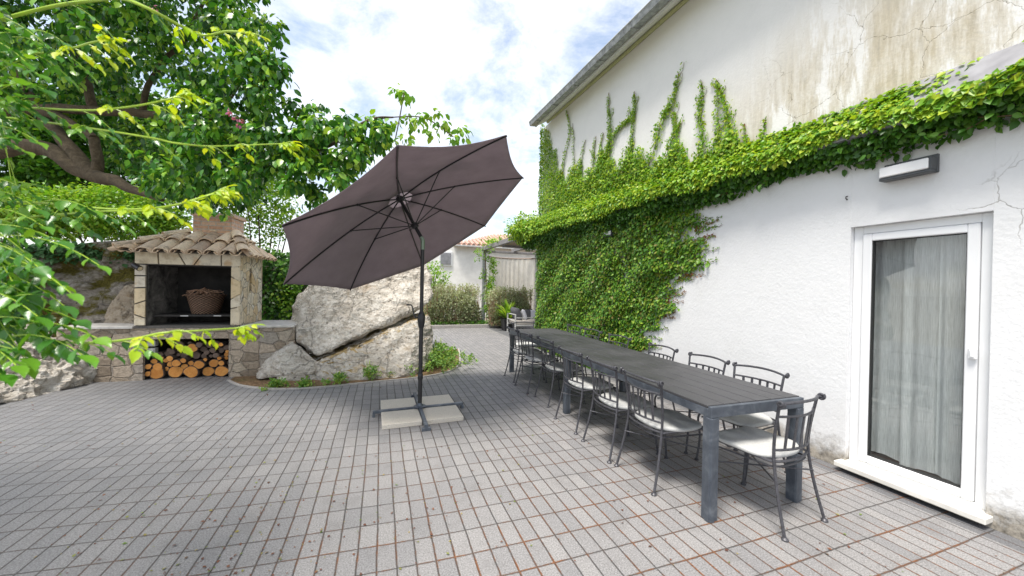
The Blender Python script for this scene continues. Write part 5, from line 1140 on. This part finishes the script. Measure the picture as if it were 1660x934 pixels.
# pot plant
pp = onG(823, 536); pt = thing('potted_plant', 'strap leaved green plant in a black square pot by the hedge', 'plant', (pp[0], pp[1], 0))
b = MB(); V = []; 
for r_, z in ((.15, 0), (.20, .40), (.175, .40), (.17, .36)):
    V += [(pp[0]+r_*sx, pp[1]+r_*sy, z) for sx, sy in ((-1, -1), (1, -1), (1, 1), (-1, 1))]
F = [[0, 3, 2, 1]]+[[4*i+k, 4*i+(k+1) % 4, 4*i+4+(k+1) % 4, 4*i+4+k] for i in range(3) for k in range(4)]+[[12, 13, 14, 15]]
b.add(V, F); b.build('pot', simple('black plastic pot', (.025, .025, .028), .5), pt, False)
n = 70; a = rng.uniform(0, 6.28, n); el = rng.uniform(.4, 1.35, n); Dd = np.stack([np.cos(a)*np.cos(el), np.sin(a)*np.cos(el), np.sin(el)], 1)
leaves('leaves', np.array((pp[0], pp[1], .36))+Dd*.08, Dd, np.stack([-np.cos(a)*np.sin(el), -np.sin(a)*np.sin(el), np.cos(el)], 1), rng.uniform(.4, .72, n), L_pot, pt, T_STRAP)
# sofa
sfv = at(853, 520, 11.6); sx, sy = sfv[0], sfv[1]
so_ = thing('garden_sofa', 'grey metal garden sofa under the pergola behind the table', 'sofa', (sx, sy, 0))
b = MB(); w2, dp = .50, .36
for x in (sx-w2, sx+w2):
    for y in (sy-dp, sy+dp): b.box((x-.018, y-.018, 0), (x+.018, y+.018, .62), .003)
    b.box((x-.018, sy-dp, .60), (x+.018, sy+dp, .625), .003); b.box((x-.015, sy-dp, .42), (x+.015, sy+dp, .445), .003)
b.box((sx-w2, sy-dp, .26), (sx+w2, sy-dp+.03, .30), .003); b.box((sx-w2, sy+dp-.03, .26), (sx+w2, sy+dp, .30), .003); b.box((sx-w2, sy-dp, .50), (sx+w2, sy-dp+.025, .525), .003)
b.build('frame', M_fascia, so_)
b = MB(); b.box((sx-w2+.03, sy-dp+.02, .30), (sx+w2-.03, sy+dp-.02, .43), .04); b.build('seat_cushion', M_seat, so_)
def cushion(c, size, M, mat, label, nm='scatter_cushion'):
    b = MB(); k = 10; V = []; F = []
    for i in range(k+1):
        for j in range(k+1):
            x, y = 2*i/k-1, 2*j/k-1; h = ((1-x**4)*(1-y**4))**.5
            V.append((x, y, h)); 
    V2 = [np.array(c)+M@(np.array(v)*np.array(size)/2) for v in V]+[np.array(c)+M@(np.array((v[0], v[1], -v[2]))*np.array(size)/2) for v in V]; m_ = (k+1)**2
    for i in range(k):
        for j in range(k): a = i*(k+1)+j; q = [a, a+1, a+k+2, a+k+1]; F += [q, [m_+x for x in q[::-1]]]
    b.add(V2, F); o = b.build(nm, mat, None, True, 180, tuple(c)); tag(o, label, 'cushion', 'loose cushions on the garden sofa')
def frame(y_, z_):
    z_ = unit(np.array(z_, float)); y_ = np.array(y_, float); y_ = unit(y_-z_*(y_@z_)); return np.stack([np.cross(y_, z_), y_, z_], 1)
cushion((sx-.34, sy, .60), (.60, .46, .2), frame((0, 0, 1), (1, 0, .35)), M_sofa, 'large charcoal back cushion at the left end of the sofa')
cushion((sx-.10, sy-.05, .58), (.36, .36, .14), frame((0, 0, 1), (1, -.5, .4)), M_pillow, 'white pillow leaning on the charcoal back cushion')
cushion((sx+.14, sy+.18, .57), (.34, .34, .13), frame((0, 0, 1), (.2, -1, .4)), M_sofa, 'small dark pillow in the middle of the sofa')
cushion((sx+.36, sy+.12, .56), (.36, .34, .14), frame((0, 0, 1), (-.3, -1, .4)), M_pillow, 'pale pillow at the right end of the sofa')

# ------------------------------------------------------------------ herbs in the planting bed
def herb(px, py, r, h, ncl, size, label, mat=L_herb, spikes=0):
    p = onG(px, py); t = thing('bed_plant', label, 'plant', (p[0], p[1], 0)); n = ncl; q = rnd3(n)*.5; C = np.stack([p[0]+q[:, 0]*r, p[1]+q[:, 1]*r, h*(.12+.75*rng.random(n)*np.exp(-(q[:, 0]**2+q[:, 1]**2)*.8))], 1)
    crown_leaves('leaves', C, .05, 16, size, mat, t, T_KITE, -.3); b = MB()
    for k in range(6+spikes):
        e = C[rng.integers(n)]+np.array((0, 0, .03 if k < 6 else h*.35)); b.tube([(p[0]+rng.normal(0, .03), p[1]+rng.normal(0, .03), -.01), tuple(e)], [.004, .002], 4)
    b.build('stems', M_stem, t)
herb(446, 629, .10, .13, 14, .05, 'small round green seedling at the left of the bed'); herb(493, 627, .09, .12, 12, .05, 'second small round seedling in the mulch'); herb(545, 623, .14, .18, 14, .045, 'low leafy plant at the foot of the boulder', spikes=4)
herb(598, 615, .15, .28, 18, .045, 'thin yellow green weed growing against the boulder', spikes=8); herb(655, 608, .22, .22, 26, .045, 'mixed low green plants near the parasol pole', spikes=5)
herb(708, 594, .50, .46, 190, .05, 'bushy grey green herb clump at the right end of the bed', spikes=22)

# ------------------------------------------------------------------ trumpet vine in the foreground
tv = thing('trumpet_vine', 'trumpet vine with arching yellow green shoots at the left foreground', 'climbing plant', (-2.3, .7, 0))
shoots = [([(-60, 60), (0, 33), (88, 10), (160, 0), (198, -2), (240, 14), (283, 37), (318, 55), (339, 57), (367, 51), (403, 53)], 1.55, .0062), ([(-60, 84), (0, 86), (70, 86), (117, 78), (148, 69), (173, 65)], 1.5, .0045),
          ([(-60, 170), (0, 173), (53, 175), (141, 179), (212, 173), (268, 162), (297, 152)], 1.5, .0042), ([(-60, 186), (0, 190), (71, 198), (159, 210), (247, 224), (283, 232), (336, 237), (389, 236), (459, 233)], 1.6, .0042),
          ([(-60, 325), (0, 327), (81, 330), (163, 338), (228, 339), (285, 332), (334, 318), (362, 308)], 1.45, .004), ([(-60, 362), (20, 355), (81, 349), (163, 343), (244, 341), (293, 330), (350, 312)], 1.5, .004), ([(-60, 545), (12, 550), (81, 555), (163, 555), (224, 548), (264, 540), (325, 536), (386, 532)], 1.25, .0042)]
sb = MB(); yg = ([], [], [], []); md_ = ([], [], [], [])
def compound(base, d, ln, npair, lsize, store, droop=.35, side=None):
    """one pinnate leaf: rachis with opposite toothed leaflets"""
    d = unit(np.array(d, float)); up = np.array((0, 0, 1.)); sd_ = unit(np.cross(d, up)); pts = []
    for t in np.linspace(0, 1, 7): pts.append(base+d*ln*t+np.array((0, 0, -droop*ln*t*t)))
    sb.tube(pts, [.0018]*4+[.0014]*3, 5); A = np.array(pts)
    for k in range(npair):
        t = .28+.62*k/max(1, npair-1) if npair > 1 else .6; p = A[0]+d*ln*t+np.array((0, 0, -droop*ln*t*t))
        for s in (-1, 1):
            dd = sd_*s*.6+d*.5+np.array((0, 0, -.55-.5*random.random()))+rng.normal(0, .2, 3); store[0].append(p); store[1].append(dd); store[2].append(up*.8+sd_*s*.5+rng.normal(0, .35, 3)); store[3].append(lsize*random.uniform(.8, 1.1)*(1-.25*t))
    store[0].append(A[-1]); store[1].append(d+np.array((0, 0, -droop*2))); store[2].append(up+rng.normal(0, .15, 3)); store[3].append(lsize*1.1)
for q, dep, rr in shoots:
    m_ = len(q); P = spline([at(x, y, dep+.12*math.sin(i)) for i, (x, y) in enumerate(q)], 7); L = len(P); shb = MB(); shb.tube(P, [rr*1.3*(1-.5*i/L) for i in range(L)], 7); shb.build('shoot', M_stem, tv)
    nodes = np.linspace(.10, 1, 8); 
    for k, t in enumerate(nodes):
        i = min(int(t*(L-1)), L-2); tg = unit(P[i+1]-P[i]); sd_ = unit(np.cross(tg, np.array((0, 0, 1.))))
        young = t > .55
        for s in (-1, 1):
            if random.random() < .12: continue
            d = tg*(.75 if young else .5)+sd_*s*.55+np.array((0, 0, random.uniform(-.1, .5 if s > 0 else .1)))
            f = 1-.62*t
            compound(P[i], d, .11*f+.025, 2 if t > .7 else 3, (.038*f+.018), yg if young else md_, .55)
    for s in range(4): compound(P[-1], unit(P[-1]-P[-3])+rng.normal(0, .35, 3), .05, 2, .036, yg, .2)
dense = [((0, 383), (159, 434), 1.3), ((-30, 410), (110, 480), 1.25), ((-20, 505), (130, 522), 1.3), ((20, 530), (162, 552), 1.25), ((20, 545), (135, 582), 1.2), ((-40, 560), (26, 602), 1.15), ((-40, 370), (95, 395), 1.35), ((-30, 440), (100, 500), 1.35), ((-50, 470), (60, 520), 1.2), ((-40, 340), (70, 372), 1.4), ((-40, 520), (110, 545), 1.35), ((-60, 600), (5, 615), 1.15), ((-40, 395), (60, 440), 1.2), ((-50, 420), (85, 462), 1.4), ((-40, 480), (90, 498), 1.45),
         ((-30, 130), (70, 150), 1.5), ((-40, 20), (60, 70), 1.6), ((-30, 100), (60, 125), 1.6), ((-40, 205), (60, 235), 1.5), ((-30, 160), (55, 190), 1.55), ((20, 60), (85, 95), 1.6), ((-40, 60), (35, 105), 1.5), ((-50, 230), (40, 250), 1.5), ((-40, 290), (50, 320), 1.55), ((-30, 310), (60, 345), 1.5), ((40, 50), (100, 75), 1.65), ((60, 330), (150, 345), 1.5)]
for k in range(26): dense.append(((random.uniform(-90, -20), random.uniform(350, 600)), (random.uniform(20, 95), random.uniform(375, 590)), random.uniform(1.2, 1.5)))
for k in range(10): dense.append(((random.uniform(-90, -20), random.uniform(0, 330)), (random.uniform(10, 70), random.uniform(10, 340)), random.uniform(1.45, 1.7)))
for (a, b_, dep) in dense:
    A, B = at(*a, dep), at(*b_, dep-.08); B = B+np.array((0, 0, .03)); d = B-A; ln = np.linalg.norm(d)
    compound(A, d+np.array((0, 0, .25*ln)), ln, 5, .062*random.uniform(.8, 1.2), md_, .3)
main = spline([(-2.35, .7, 0), (-2.3, .72, .5), (-2.28, .75, 1.0), (-2.24, .78, 1.5), (-2.28, .82, 2.0), (-2.35, .85, 2.4)], 5); sb.tube(main, [.025]*len(main), 8)
for q, dep, rr in shoots: p = at(*q[0], dep); sb.tube(spline([(-2.26, .76, max(.5, p[2]-.3)), ((p[0]-2.26)/2, (p[1]+.76)/2, p[2]-.08), tuple(p)], 5), rr, 6)
sb.build('leaf_stalks', M_stem, tv)
leaves('leaves', np.array(md_[0]), np.array(md_[1]), np.array(md_[2]), np.array(md_[3]), L_vine, tv, T_SER); leaves('young_leaves', np.array(yg[0]), np.array(yg[1]), np.array(yg[2]), np.array(yg[3]), L_vineyoung, tv, T_SER)
for o in bpy.data.objects:
    if o.parent is not None and o.name.split('.')[0] in ('young_tips', 'leaf_stalks'): o['kind'] = 'stuff'
